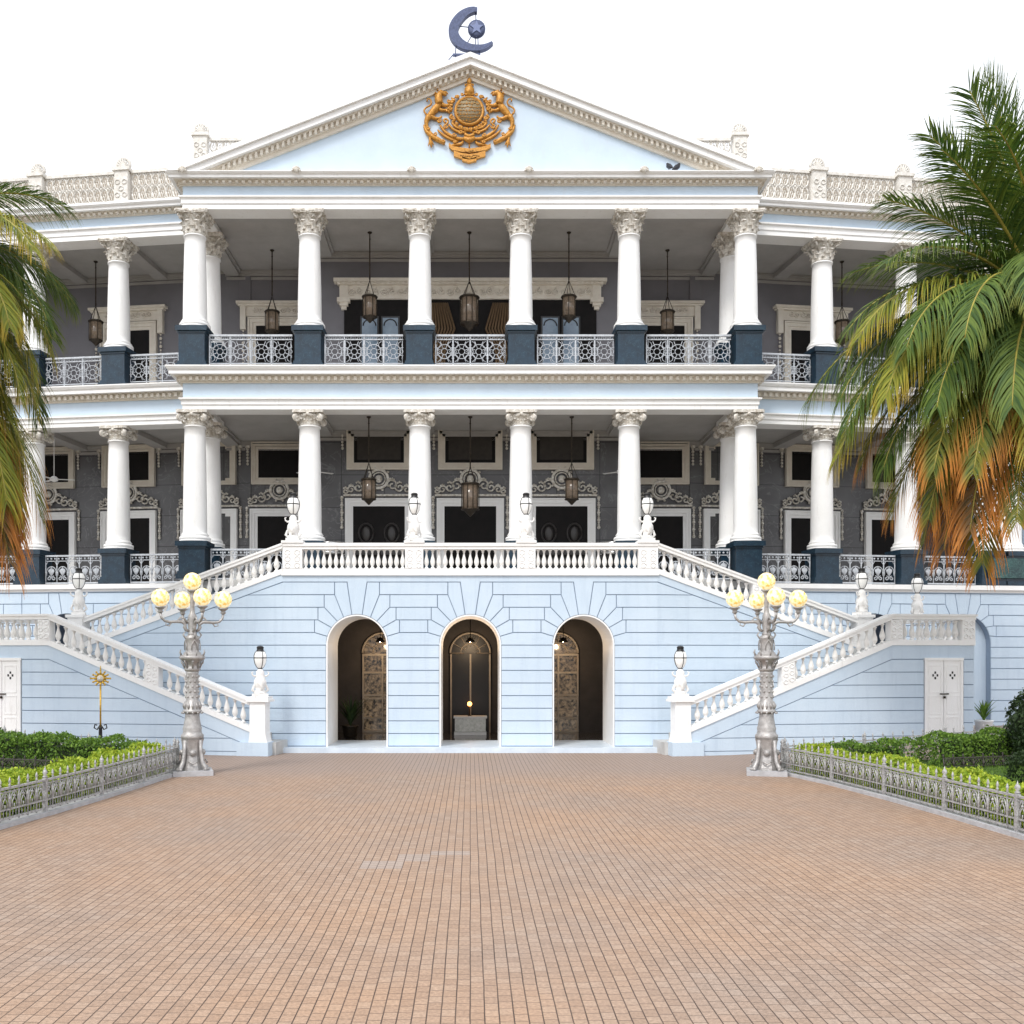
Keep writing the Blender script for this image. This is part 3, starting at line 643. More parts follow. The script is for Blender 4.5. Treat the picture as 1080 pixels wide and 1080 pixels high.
# ---- roof parapets with lattice
def lattice(mb, x0, x1, y, z0, z1):
    mb.box(x0, x1, y - .07, y + .07, z1 - .09, z1); mb.box(x0, x1, y - .06, y + .06, z0, z0 + .09)
    n = max(2, round((x1 - x0) / .21)); W = (x1 - x0) / n; h = (z1 - z0 - .18) / 2
    for i in range(n):
        cx = x0 + (i + .5) * W
        for k in (0, 1):
            mb.tube(ring(cx, z0 + .09 + h * (k + .5), 1, y, 10, W * .46, h * .5), .028, 4, flat=1.6)
            mb.tube(ring(cx, z0 + .09 + h * (k + .5), 1, y, 6, W * .17, h * .16), .018, 4)
            mb.tube([(cx, y, z0 + .09 + h * k), (cx, y, z0 + .09 + h * k + h * .34)], .014, 4)
            mb.tube([(cx, y, z0 + .09 + h * (k + 1)), (cx, y, z0 + .09 + h * (k + 1) - h * .34)], .014, 4)
        for k in (0, .5, 1):
            mb.sphere((x0 + i * W, y, z0 + .09 + h * 2 * k), .045, 6, 4)
        mb.sphere((cx, y, z0 + .09 + h), .04, 6, 4)
def make_pier(h):
    mb = MB(); mb.box(-.25, .25, -.2, .2, 0, .1); mb.box(-.21, .21, -.17, .17, .1, h - .1); mb.box(-.27, .27, -.22, .22, h - .1, h)
    for a in range(5): mb.tube(ring((-.11, .11, 0, -.11, .11)[a], (.25, .25, .42, .6, .6)[a] * h, .07, -.18, 8), .018, 4)
    mb.tube(arcpts(0, h + .13, .20, -.3, PI + .3, 0, 14), .05, 6); mb.sphere((0, 0, h + .12), .13, 10, 6, sy=.6)
    for k in range(7): a = PI * k / 6; mb.tube([(0, -.05, h + .06), (.16 * math.cos(a), -.06, h + .13 + .16 * math.sin(a))], [.015, .03], 4)
    mb.box(-.2, .2, -.1, .1, h, h + .05)
    return mb.mesh('parapet_pier', parapet_m)
pier = make_pier(1.10)
ZPAR = ZCO2 + .02
for side in (-1, 1):
    M = wingM(side)
    us = (0.55, 2.52, 5.25, 8.0, 10.8)
    for u in us[1:]:
        p = M @ Vector((u, -.35, ZPAR)); inst(pier, 'parapet_pier', palace, p, side * SW)
    for a, b in zip(us, us[1:]):
        mb = MB(); lattice(mb, a + (.27 if a > 1 else 0), b - .27, -.35, ZPAR + .06, ZPAR + 1.04); mb.build('parapet_lattice', parapet_m, palace, M)
    MB().box(0.3, 16.5, -.6, 0.4, ZPAR - .02, ZPAR + .05).build('parapet_kerb', white, palace, M)
    MB().box(-0.3, 16.5, 0.1, 8, ZC2T + .36, ZPAR - .03).build('roof_slab', roofm, palace, M)
    MB().box(-0.4, 16.5, .55, 8, ZPAR - .03, ZPAR + 1.36).build('attic_wall', attic_m, palace, M)
MB().box(-8.0, 8.0, 2.65, 10, ZC2T + .36, ZPAR - .03).build('roof_slab', roofm, palace)
# raised attic parapet behind the pediment
MB().box(-8.55, 8.55, 5.0, 9.5, ZPAR, 17.68).build('attic_block', white, palace)
apier = make_pier(.95)
for s_ in (-1, 1):
    inst(apier, 'parapet_pier', palace, (s_ * 8.32, 5.1, 17.66))
    mb = MB(); lattice(mb, 5.6, 8.05, 5.1, 17.70, 18.50)
    M = Matrix.Scale(s_, 4, Vector((1, 0, 0))); mb.build('parapet_lattice', parapet_m, palace, M)

# ---- doors and windows
def frame3(mb, w_, h, y, wd, sill=False):
    """stepped surround round an opening w_ wide and h tall whose bottom is z=0; face towards -y"""
    for k, (o0, o1, d) in enumerate(((0, wd * .4, .06), (wd * .4, wd * .8, .10), (wd * .8, wd, .14))):
        for s_ in (-1, 1): mb.box(s_ * (w_ / 2 + o0), s_ * (w_ / 2 + o1), y - d, y, 0 if not sill else -o0, h + o1 - .001)
        mb.box(-w_ / 2 - o0, w_ / 2 + o0, y - d, y, h + o0, h + o1)
        if sill: mb.box(-w_ / 2 - o1, w_ / 2 + o1, y - d, y, -o1, -o0)
blindm = mat('brown_window_blind', (0.045, 0.038, 0.032), (0.03, 0.026, 0.022), rough=.8, scale=6)
def low_door_meshes(w_, DH):
    f = MB(); frame3(f, w_, DH, 0, .24)
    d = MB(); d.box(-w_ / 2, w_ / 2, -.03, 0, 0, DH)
    pn = MB()
    for s_ in (-1, 1):
        x0, x1 = s_ * .06, s_ * (w_ / 2 - .07)
        pn.box(x0, x1, -.045, -.03, .15, .95)
        pn.box(x0, x1, -.045, -.03, 1.05, 1.18)
        pn.tube(ring((x0 + x1) / 2, 1.72, abs(x1 - x0) * .34, -.045, 14, 1, 1.3), .03, 4); pn.sphere(((x0 + x1) / 2, -.035, 1.70), abs(x1 - x0) * .22, 8, 6, sy=.15, sz=1.5)
    c = MB(); zt = DH + .31; y = -.09; W2 = w_ / 2 + .30
    c.box(-W2, W2, -.10, 0, zt, zt + .06)
    c.tube(ring(0, zt + .54, .29, y, 18), .05, 6); c.tube(ring(0, zt + .54, .20, y, 14), .022, 5); c.sphere((0, y + .02, zt + .54), .12, 8, 6, sy=.4)
    for k in range(10): q = 2 * PI * k / 10; c.sphere((.36 * math.cos(q), y, zt + .54 + .36 * math.sin(q)), .04, 6, 4)
    for s_ in (-1, 1):
        for (cx, cz, r, a0, sg) in ((.42, zt + .34, .19, PI, -1), (.64, zt + .27, .16, PI / 2, 1), (.86, zt + .21, .13, PI, -1), (1.03, zt + .16, .10, PI / 2, 1)):
            cx = cx * (W2 / 1.1)
            c.tube([(s_ * px_, py_, pz_) for px_, py_, pz_ in spiral(cx, cz, r, 1.3, a0, y, 14, sg, .2)], .028, 5)
            for q in range(3): c.sphere((s_ * (cx + .05 * (q - 1)), y, cz + r + .02 - .03 * abs(q - 1)), .032, 6, 4)
        for k in range(13): c.sphere((s_ * (W2 + .05), -.05, zt - .04 - .078 * k), .040 if k % 3 else .058, 6, 4)
    t = MB(); frame3(t, w_ - .05, .95, 0, .22, True)
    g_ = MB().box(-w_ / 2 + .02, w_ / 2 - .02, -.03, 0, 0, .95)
    bl = MB().box(-w_ / 2 + .13, w_ / 2 - .13, -.04, -.03, .10, .85)
    tg = MB()
    for k in range(6): tg.sphere((0, -.05, .95 - .1 * k), .052 if k < 2 else .045, 6, 4)
    tg.box(-.07, .07, -.08, 0, .98, 1.06); tg.tube([(0, -.04, 1.0), (0, -.04, .42)], .012, 4)
    return [m.mesh(n_, mm) for m, n_, mm in ((f, 'door_surround', white), (d, 'door', door_unlit_m), (pn, 'door_panelling', doorp), (c, 'door_crest', capm), (t, 'window_surround', cream), (g_, 'window_pane', door_unlit_m), (tg, 'window_garland', capm), (bl, 'window_blind', blindm))]
LDM = {True: low_door_meshes(1.62, 2.56), False: low_door_meshes(1.45, 2.46)}
def low_door(x, y, rz=0, mid=False):
    fm, dm, pm, cm, tm, gm, tgm, blm = LDM[mid]
    s_ = inst(fm, 'door_surround', palace, (x, y, ZF1), rz)
    inst(dm, 'door', s_, (0, 0, 0)); 
    if abs(abs(x) - 2.86) < .1: inst(pm, 'door_panelling', s_)
    inst(cm, 'door_crest', s_)
    t = inst(tm, 'window_surround', palace, (x + 0, y, ZF1 + 3.92 if mid else ZF1 + 3.72), rz)
    inst(gm, 'window_pane', t)
    if mid: inst(blm, 'window_blind', t)
    for q in (-1, 1): inst(tgm, 'window_garland', t, (q * (1.14 if mid else 1.05), 0, 0))
for x in (-2.86, 0, 2.86): low_door(x, 5.5, 0, True)
for s_ in (-1, 1): low_door(s_ * 6.25, 7.0)
def up_door_meshes():
    w_ = 1.45; f = MB(); frame3(f, w_, 2.45, 0, .26)  # stands on a raised threshold
    f.box(-w_ / 2 - .5, w_ / 2 + .5, -.12, 0, -.36, -.001)
    f.box(-w_ / 2 - .5, w_ / 2 + .5, -.10, 0, 2.74, 3.12); f.box(-w_ / 2 - .62, w_ / 2 + .62, -.26, 0, 3.12, 3.20); f.box(-w_ / 2 - .56, w_ / 2 + .56, -.20, 0, 3.06, 3.12)
    c = MB()
    for s_ in (-1, 1):
        f.box(s_ * (w_ / 2 + .32), s_ * (w_ / 2 + .5), -.17, 0, 2.3, 3.08)
        for k in range(14): f.sphere((s_ * (w_ / 2 + .41), -.08, 2.26 - .13 * k), .055 if k % 2 else .035, 6, 4)
        for q in range(4): f.tube([(s_ * a_, b_, c_) for a_, b_, c_ in spiral(.15 + q * .2, 2.93, .10, 1.2, PI / 2 * (q % 2), -.12, 10, 1 if q % 2 else -1)], .022, 4)
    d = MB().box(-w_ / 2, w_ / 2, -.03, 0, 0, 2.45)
    return f.mesh('door_surround', cream), d.mesh('door', door_unlit_m)
UDM = up_door_meshes()
def up_door(x, y, rz=0):
    s_ = inst(UDM[0], 'door_surround', palace, (x, y, ZCO1 + .36), rz); inst(UDM[1], 'door', s_)
for s_ in (-1, 1): up_door(s_ * 6.3, 7.0)
for side in (-1, 1):
    M = wingM(side)
    for u in (1.2, 4.0, 6.85):
        p = M @ Vector((u, 3.0, 0)); low_door(p.x, p.y, side * SW)
    for u in (4.0, 8.8):
        p = M @ Vector((u, 3.0, 0)); up_door(p.x, p.y, side * SW)
# wide three-light composition on the upper gallery
zz = ZCO1
f = MB(); f.box(-4.05, 4.05, 5.36, 5.5, zz + 3.12, zz + 3.62); f.box(-4.25, 4.25, 5.20, 5.5, zz + 3.62, zz + 3.72); f.box(-4.15, 4.15, 5.28, 5.5, zz + 3.55, zz + 3.62)
for x in (-3.95, -1.45, 1.45, 3.95):
    f.box(x - .13, x + .13, 5.33, 5.5, zz + 2.9, zz + 3.60); f.box(x - .20, x + .20, 5.27, 5.5, zz + 3.0, zz + 3.14); f.box(x - .08, x + .08, 5.38, 5.5, zz + 2.8, zz + 2.9)
c = f
for k in range(30):
    x = -3.7 + 7.4 * k / 29; c.tube(spiral(x, zz + 3.34, .13, 1.3, PI / 2 * (k % 2), 5.34, 10, 1 if k % 2 else -1), .024, 4)
for k in range(54): x = -4.1 + 8.2 * k / 53; c.box(x - .04, x + .04, 5.22, 5.3, zz + 3.54, zz + 3.61)
tf = f.build('triple_window_surround', cream, palace)
MB().box(-3.95, 3.95, 5.46, 5.5, zz, zz + 3.12).build('door', door_unlit_m, tf)  # black sheet set where only shade of the rooms behind the openings shows
for x in (-3.15, -2.5, 2.5, 3.15):
    q = MB().box(x - .24, x + .24, 5.43, 5.46, zz + .1, zz + 2.55).build('glazed_door_leaf', bglass, palace)
    fq = MB()
    for s_ in (-1, 1): fq.box(x + s_ * .24, x + s_ * .29, 5.42, 5.462, zz + .05, zz + 2.6)
    fq.box(x - .24, x + .24, 5.42, 5.461, zz + 2.55, zz + 2.6); fq.tube(arcpts(x, zz + 2.3, .2, 0, PI, 5.425, 8), .02, 4); fq.box(x - .24, x + .24, 5.42, 5.461, zz + .9, zz + .97)
    fq.build('door_frame', black, q)
for s_ in (-1, 1):
    mb = MB()
    for k in range(9):
        x = s_ * (1.25 - k * .065); mb.tube([(x, 5.40, zz + 3.0), (x - s_ * .03 * k, 5.39, zz + 2.2), (x + s_ * .05 * (8 - k) * .2 + s_ * .1, 5.40, zz + 1.4), (x, 5.40, zz + .1)], .04, 5)
    mb.build('curtain', curtain, palace)
# ---- hanging: corner pavilion walls at the ends
for side in (-1, 1):
    M = wingM(side)
    MB().box(9.65, 16.5, -.26, 3.3, 0.1, ZC1T).build('pavilion_wall', blue, palace, M)
    MB().box(9.65, 16.5, -.26, 3.3, ZCO1, ZC2T).build('pavilion_wall', blue, palace, M)
    MB().box(8.05, 9.3, -.44, -.40, ZF1 + .25, ZP1 - .22).build('marble_panel', green_marble, palace, M)
    mb = MB(); mb.tube([(9.9, -.36, .2), (9.9, -.36, ZC1T)], .05, 8)
    for z in (1.5, 3.5, 5.5, 7.5): mb.lathe([(.065, 0), (.065, .06)], 8, (9.9, -.36, z))
    mb.build('drainpipe', blue, palace, M)

# ---- arched basement front
AX = (-2.93, 0.0, 2.93); AR = .80; ZS = 2.75; YJ = .03; CS = .3265; CT = 4.39
cz_ = [CT - CS * k for k in range(14)]
def archpoly(x0, x1, z0, z1, cx, r, zs, n=20):
    return [(x0, z0), (cx - r, z0), (cx - r, zs)] + [(cx - r * math.cos(PI * k / n), zs + r * math.sin(PI * k / n)) for k in range(1, n)] + [(cx + r, zs), (cx + r, z0), (x1, z0), (x1, z1), (x0, z1)]
core = MB()
xs = (-4.85, -1.465, 1.465, 4.85)
for i, cx in enumerate(AX): core.prism(archpoly(xs[i], xs[i + 1], .0, ZF1 - .21, cx, AR, ZS), YJ, 2.0)
bw = core.build('basement_wall', bluej, palace)
for cx in AX:   # smooth soffits and jambs
    jm = MB()
    outer = [(cx - AR + .001, .13), (cx - AR + .001, ZS)] + [(cx - (AR - .001) * math.cos(PI * k / 24), ZS + (AR - .001) * math.sin(PI * k / 24)) for k in range(1, 24)] + [(cx + AR - .001, ZS), (cx + AR - .001, .13)]
    inner = [(cx + (x - cx) * .955, z if z <= ZS else ZS + (z - ZS) * .955) for x, z in outer]
    poly = outer + inner[::-1]; n = len(outer)
    for k in range(n - 1):
        q = [outer[k], outer[k + 1], inner[k + 1], inner[k]]; jm.prism(q, -.002, 2.01)
    jm.build('arch_lining', white, palace)
# blocks
def voussoirs(mb, cx, half_l, half_r, M=None, r=AR, zs=ZS):
    """side polygons by local dx>0, mirrored"""
    an = [9.5, 25.5, 39, 55, 73]                                     # degrees from vertical on the arch
    cor = [(.26, CT), (.58, cz_[1]), (.85, cz_[2]), (1.01, cz_[3]), (1.10, cz_[4])]
    ap = lambda a: (r * math.sin(R(a)), zs + r * math.cos(R(a)))
    out = []
    for s_, half in ((-1, half_l), (1, half_r)):
        for i in range(4):
            arc = [ap(an[i] + (an[i + 1] - an[i]) * t / 5) for t in range(6)]
            c0, c1 = cor[i], cor[i + 1]
            top = (c1[0], cz_[i] if i else CT)
            poly = arc + [c1, top, c0]
            out.append([(cx + s_ * x, z) for x, z in poly])
            # course strip between this corner and the pier centre
            if half > c1[0] + .02: out.append([(cx + s_ * c1[0], cz_[i]), (cx + s_ * half, cz_[i]), (cx + s_ * half, cz_[i + 1]), (cx + s_ * c1[0], cz_[i + 1])])
        arc = [ap(an[4] + (90 - an[4]) * t / 3) for t in range(4)]
        out.append([(cx + s_ * x, z) for x, z in [arc[0]] + arc[1:] + [(r, cz_[5]), (half, cz_[5]), (half, cz_[4]), (1.10, cz_[4])]])
        for k in range(5, 13): out.append([(cx + s_ * r, cz_[k]), (cx + s_ * half, cz_[k]), (cx + s_ * half, cz_[k + 1]), (cx + s_ * r, cz_[k + 1])])
    # keystone
    arc = [ap(-an[0] + 2 * an[0] * t / 4) for t in range(5)]
    out.append([(cx + x, z) for x, z in arc + [(.26, CT), (-.26, CT)]])
    return out
mb = MB(); keys = []
for i, cx in enumerate(AX):
    hl = 1.465 if i else 4.85 - 2.93; hr = 1.465 if i < 2 else 4.85 - 2.93
    for p in voussoirs(mb, cx, hl, hr):
        flush_l = 1 if False else 0
        # courses meeting at a pier centre run through: extend slightly instead of leaving a vertical joint
        q = inset(p, .011)
        ext = []
        for (x, z) in q:
            for pc in (-4.85, -1.465, 1.465, 4.85):
                if abs(x - pc) < .013: x = pc
            ext.append((x, z))
        key = all(abs(x - cx) < .3 for x, z in p)
        if key: ext = [(x, CT + .0 if z > CT - .02 else z) for x, z in ext]
        mb.prism(ext, 0, YJ + .001)
    # plain band runs above
mb.box(-4.85, 4.85, 0.0, YJ + .001, CT + .011, ZF1 - .21)
for cx in AX: mb.box(cx - .249, cx + .249, 0.0005, YJ, CT - .02, CT + .012)
mb.build('ashlar_blocks', blue, palace)
MB().box(-5.0, 5.0, -.36, 2.02, 0.0, .135).build('plinth_step', treadm if False else mat("pale_plinth", (0.66, 0.74, 0.82), (0.55, 0.63, 0.72), rough=0.35, scale=2), palace)
# coping ledge under the balustrade
MB().box(-4.86, 4.86, 0.0, .93, ZF1 - .21, ZF1 - .06).build('terrace_edge', blue, palace)
MB().box(-4.88, 4.88, -.05, .93, ZF1 - .06, ZF1).build('terrace_coping', white, palace)
# vestibule behind the arches
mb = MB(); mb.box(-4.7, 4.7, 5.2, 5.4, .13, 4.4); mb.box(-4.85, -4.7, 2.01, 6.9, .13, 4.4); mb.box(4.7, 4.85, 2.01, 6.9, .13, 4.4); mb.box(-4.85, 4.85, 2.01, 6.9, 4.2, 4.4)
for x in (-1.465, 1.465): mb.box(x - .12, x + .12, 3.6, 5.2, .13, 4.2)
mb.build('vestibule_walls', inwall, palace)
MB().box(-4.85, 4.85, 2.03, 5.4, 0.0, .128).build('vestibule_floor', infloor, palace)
woodm = mat("pale_wood_frame", (0.50, 0.44, 0.36), (0.40, 0.34, 0.28), rough=0.5, scale=3)
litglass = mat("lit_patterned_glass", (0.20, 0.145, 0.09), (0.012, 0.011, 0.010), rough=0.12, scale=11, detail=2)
_n = litglass.node_tree; _p = _n.nodes['Principled BSDF']; _n.links.new(_p.inputs['Base Color'].links[0].from_socket, _p.inputs['Emission Color']); _p.inputs['Emission Strength'].default_value = 0.35  # amber patches and glow put the light of rooms behind into the pane
for i, cx in enumerate((-2.72, 0, 2.72)):
    mb = MB(); y = 5.15
    for x in (-.62, -.02, .58): mb.box(cx + x, cx + x + .05, y - .06, y, .13, 2.55)
    if i != 1:
        for z in (.13, .55, 1.15, 1.25, 1.95, 2.5): mb.box(cx - .62, cx + .63, y - .055, y, z, z + .06)
    mb.tube(arcpts(cx, 2.58, .62, 0, PI, y - .03, 16), .035, 5); mb.tube(arcpts(cx, 2.58, .30, 0, PI, y - .03, 12), .02, 5)
    for k in range(7): a = PI * k / 6; mb.tube([(cx + .2 * math.cos(a), y - .03, 2.58 + .2 * math.sin(a)), (cx + .62 * math.cos(a), y - .03, 2.58 + .62 * math.sin(a))], .013, 4)
    q = mb.build('inner_door', woodm, palace)
    MB().box(cx - .6, cx + .6, y, y + .04, .13, 2.55).prism([(cx - .6, 2.56)] + [(cx - .6 * math.cos(PI * k / 12), 2.56 + .6 * math.sin(PI * k / 12)) for k in range(1, 12)] + [(cx + .6, 2.56)], y, y + .04).build('door_infill', litglass if i != 1 else black, q)  # middle one is a black sheet painted for the shade of the doorway

# ---- wing basement walls with arches
for side in (-1, 1):
    M = wingM(side); yv = -.32
    mb = MB(); C1, C2 = 4.35, 7.25; r = .92; zs = 2.84
    mb.prism(archpoly(-2.2, 5.8, 0.0, ZF1 - .2, C1, r, zs), yv + .03, 2.9)
    mb.prism(archpoly(5.8, 16.5, 0.0, ZF1 - .2, C2, r, zs), yv + .03, .6)
    mb.build('basement_wall', bluej, palace, M)
    MB().box(C2 - 1.1, C2 + 1.1, yv + .24, yv + .44, 0.1, 4.0).build('arch_recess', blue, palace, M)
    MB().box(C1 - 1.3, C1 + 1.3, 2.6, 2.8, 0.1, 4.4).build('arch_recess', door_unlit_m, palace, M)  # near-black back sheet puts the shade inside the arch into the colour
    mb = MB()
    def blk(p): 
        q = inset(p, .012)
        if len(q) > 2 and area(q) > .003: mb.prism(q, yv, yv + .031)
    for C, hl, hr in ((C1, 6.55, 1.45), (C2, 1.45, 9.25)):
        for p in voussoirs(None, C, hl, hr, r=r, zs=zs): blk(p)
    mb.box(-2.2, 16.5, yv, yv + .031, CT + .012, ZF1 - .2)
    mb.build('ashlar_blocks', blue, palace, M)
    dm = MB(); dm.box(C2 + .1, C2 + .16, yv + .16, yv + .24, .2, 3.0); dm.box(C2 - .75, C2 - .69, yv + .16, yv + .24, .2, 3.0); dm.box(C2 - .8, C2 + .2, yv + .14, yv + .24, 2.95, 3.08); dm.box(C2 - .69, C2 + .1, yv + .20, yv + .24, .2, 2.95)
    dm.build('white_door', white, palace, M)

# ================================================================== BALUSTRADES AND STAIRS
def baluster_mesh(h=.50, r=.062):
    pr = [(.8, 0), (.8, .07), (.5, .09), (.42, .13), (.75, .20), (1.0, .30), (1.02, .38), (.85, .50), (.5, .66), (.36, .78), (.36, .84), (.6, .87), (.42, .90), (.8, .94), (.8, 1)]
    return MB().lathe([(a * r, b * h) for a, b in pr], 10).mesh('baluster', stone_white)
bal = baluster_mesh(); bals = baluster_mesh(.50, .072)
def lat_pier(mb, x0, x1, y0, y1, z0, z1):
    mb.box(x0, x1, y0, y1, z0, z1)
    w_ = x1 - x0; nz = 3; nx = 2
    for i in range(nx):
        for k in range(nz): mb.tube(ring(x0 + (i + .5) * w_ / nx, z0 + (k + .5) * (z1 - z0) / nz, min(w_ / nx, (z1 - z0) / nz) * .40, y0 - .004, 8), .014, 4)
tb = empty('terrace_balustrade', (0, 0.1, ZF1), label='long white stone balustrade across the terrace above the three arches', cat='balustrade', world=True)
MB().box(-4.85, 4.85, -.02, .24, ZF1 + .0, ZF1 + .12).build('bottom_rail', white, tb)
mb = MB(); mb.box(-4.85, 4.85, -.05, .27, ZF1 + .70, ZF1 + .78); mb.box(-4.85, 4.85, -.02, .24, ZF1 + .62, ZF1 + .70); mb.build('handrail', white, tb)
pz = [(-4.85, -4.35), (-1.68, -1.22), (1.22, 1.68), (4.35, 4.85)]
for a, b in pz:
    mb = MB(); lat_pier(mb, a, b, -.03, .25, ZF1 + .12, ZF1 + .62); mb.build('pier', white, tb)
    MB().box(a - .03, b + .03, -.08, .30, ZF1 + .78, ZF1 + .84).build('pier_cap', white, tb)
for (a0, b0) in ((-4.35, -1.68), (-1.22, 1.22), (1.68, 4.35)):
    n = round((b0 - a0) / .16)
    for i in range(n): inst(bal, 'baluster', tb, (a0 + (i + .5) * (b0 - a0) / n, .11 - .1, .12))

def stone_stairs(side, label):
    M = stairM(side); base = M @ Vector((4.0, -.6, 0)); base.z = 0
    t = empty('staircase', base, label=label, cat='staircase', group='double stairs climbing to the terrace', world=True)
    U1, S1 = 5.5, .345                                     # upper flight rail
    zr1 = lambda u: 5.40 - S1 * u
    V = -1.18; UN, UL, UE = .05, 5.8, 8.08
    S2 = (3.55 - 1.40) / (UL - UN - .42); zr2 = lambda u: min(3.55, 1.40 + S2 * (u - UN - .42))
    ZL = 3.55 - .86
    # upper flight: wall, blocks, balustrade
    core = MB(); core.prism([(0, 0), (U1 + .25, 0), (U1 + .25, zr1(U1) - .80), (0, ZF1 - .001)], YJ, 1.9); core.build('stair_wall', bluej, t, M)
    mb = MB(); line = lambda u: CT - S1 * u
    for k in range(13):
        p = [(0, cz_[k]), (U1 + .25, cz_[k]), (U1 + .25, cz_[k + 1]), (0, cz_[k + 1])]
        p = clip(p, S1, 1, CT)
        if len(p) > 2 and area(p) > .01:
            q = inset(p, .011); q = [(0 if x < .02 else x, z) for x, z in q]; mb.prism(q, 0, YJ + .001)
    mb.prism([(0, CT + .014), (0, ZF1 - .0), (U1 + .25, zr1(U1 + .25) - .80), (U1 + .25, line(U1 + .25) + .014)], 0, YJ + .001)
    mb.build('ashlar_blocks', blue, t, M)
    mb = MB(); o = .80
    mb.prism([(0, zr1(0) - .80), (U1, zr1(U1) - .80), (U1, zr1(U1) - .66), (0, zr1(0) - .66)], -.03, .24); mb.build('stringer', white, t, M)
    mb = MB(); mb.prism([(0, zr1(0) - .14), (U1, zr1(U1) - .14), (U1, zr1(U1)), (0, zr1(0))], -.04, .26); mb.prism([(0, zr1(0) - .055), (U1, zr1(U1) - .055), (U1, zr1(U1) - .0), (0, zr1(0) - .0)], -.065, .285); mb.build('handrail', white, t, M)
    for uu in (2.75,):
        mb = MB(); z = zr1(uu); mb.prism([(uu - .17, zr1(uu - .17) - .66), (uu + .17, zr1(uu + .17) - .66), (uu + .17, zr1(uu + .17) - .14), (uu - .17, zr1(uu - .17) - .14)], -.03, .24)
        for i in (-.08, .08):
            for k in range(3): mb.tube(ring(uu + i, z - .57 + .17 * k - S1 * i, .055, -.034, 8), .013, 4)
        mb.build('pier', white, t, M)
    n = 26
    for i in range(n):
        u = .1 + (i + .5) * (U1 - .2) / n
        if abs(u - 2.75) < .2: continue
        p = M @ Vector((u, .1, zr1(u) - .66)); inst(bals, 'baluster', t, p - Vector(t.location))
    # landing newel with block for a lamp
    MB().box(U1, U1 + .42, -.08, .34, 2.0, zr1(U1) - .0).box(U1 - .04, U1 + .46, -.12, .38, zr1(U1), zr1(U1) + .08).build('newel', white, t, M)
    st = MB()
    for k in range(12):
        u1 = U1 - k * U1 / 12; u0 = U1 - (k + 1) * U1 / 12; z = ZL + (ZF1 - ZL) * (k + 1) / 12 - .01 * (k == 11)
        st.box(u0, u1, .24, 1.85, 1.2, z)
    # lower flight steps
    n = 14; ua = UN - .18
    for k in range(n):
        u0 = ua + k * (UL - ua) / n; z = .135 + (ZL - .135) * (k + 1) / n
        st.box(u0, u0 + (UL - ua) / n, V + .26, -.003, 0, z)
    st.box(UL, UE - .01, V + .26, -.003, 1.5, ZL); st.box(U1 + .25, UE - .01, -.003, 1.9, 1.5, ZL)
    st.build('steps', treadm, t, M)
    # outer wall of lower flight and landing
    gz = -.05
    DU0, DU1, DZ1 = 6.76 - (.14 if side < 0 else 0), 7.70 - (.14 if side < 0 else 0), 2.36                        # door opening
    top = lambda u: zr2(u) - .78
    wall = [(UN, gz), (UN, max(.1, top(UN))), (UL, top(UL)), (UE, top(UE)), (UE, gz)]
    MB().prism(wall, V + YJ, V + .26).build('stair_wall', bluej, t, M)
    MB().box(UE - .26, UE - .001, V + .262, 1.9, gz, top(UE) - .002).build('landing_wall', blue, t, M)
    mb = MB(); band = 1.16
    lnl = lambda u: zr2(u) - band
    zs_ = [3.55 - band - .3265 * k for k in range(9)]
    for k in range(8):
        z1, z0 = zs_[k], zs_[k + 1]
        for (a, b) in ((UN, DU0 - .08), (DU1 + .08, UE)):
            if a > DU1 and False: pass
            p = clip([(a, z1), (b, z1), (b, z0), (a, z0)], -S2, 1, 1.40 - band - S2 * (UN + .42))
            if len(p) > 2 and area(p) > .01:
                q = inset(p, .011); q = [(x if abs(x - UE) > .02 else UE, z) for x, z in q]; mb.prism(q, V, V + YJ + .001)
    e_ = UN + (band - 1.40 + gz) / S2 if False else UN
    u_hit = UN + (band + gz - 1.40 + 0) / S2
    mb.prism([(UN, max(gz, lnl(UN)) + .012), (UN, top(UN)), (UL, top(UL)), (UE, top(UE)), (UE, lnl(UE) + .012), (UL, lnl(UL) + .012)], V, V + YJ + .001)
    mb.build('ashlar_blocks', blue, t, M)
    mb = MB(); mb.prism([(UN + .4, zr2(UN + .4) - .80), (UL, zr2(UL) - .80), (UE + .02, zr2(UE) - .80), (UE + .02, zr2(UE) - .66), (UL, zr2(UL) - .66), (UN + .4, zr2(UN + .4) - .66)], V - .03, V + .24); mb.box(UE - .24, UE + .03, V + .24, 1.9, 3.55 - .8, 3.55 - .66); mb.build('stringer', white, t, M)
    mb = MB()
    for (dz, o) in ((.14, 0), (.055, .028)):
        mb.prism([(UN + .4, zr2(UN + .4) - dz), (UL, zr2(UL) - dz), (UE + .03 + o, 3.55 - dz), (UE + .03 + o, 3.55 - .001 * (o == 0)), (UL, 3.55 - .001 * (o == 0)), (UN + .4, zr2(UN + .4) - .001 * (o == 0))], V - .04 - o, V + .26 + o)
    mb.box(UE - .25, UE + .03, V + .29, 1.9, 3.55 - .14, 3.55 - .002); mb.build('handrail', white, t, M)
    for uu, hw in ((3.0, .17), (UL + .12, .16), (UE - .17, .18)):
        mb = MB(); fl = zr2; mb.prism([(uu - hw, fl(uu - hw) - .66), (uu + hw, fl(uu + hw) - .66), (uu + hw, fl(uu + hw) - .14), (uu - hw, fl(uu - hw) - .14)], V - .03, V + .24)
        for i in (-.08, .08):
            for k in range(3): mb.tube(ring(uu + i, fl(uu + i) - .57 + .17 * k, .055, V - .034, 8), .013, 4)
        mb.build('pier', white, t, M)
    n = 24
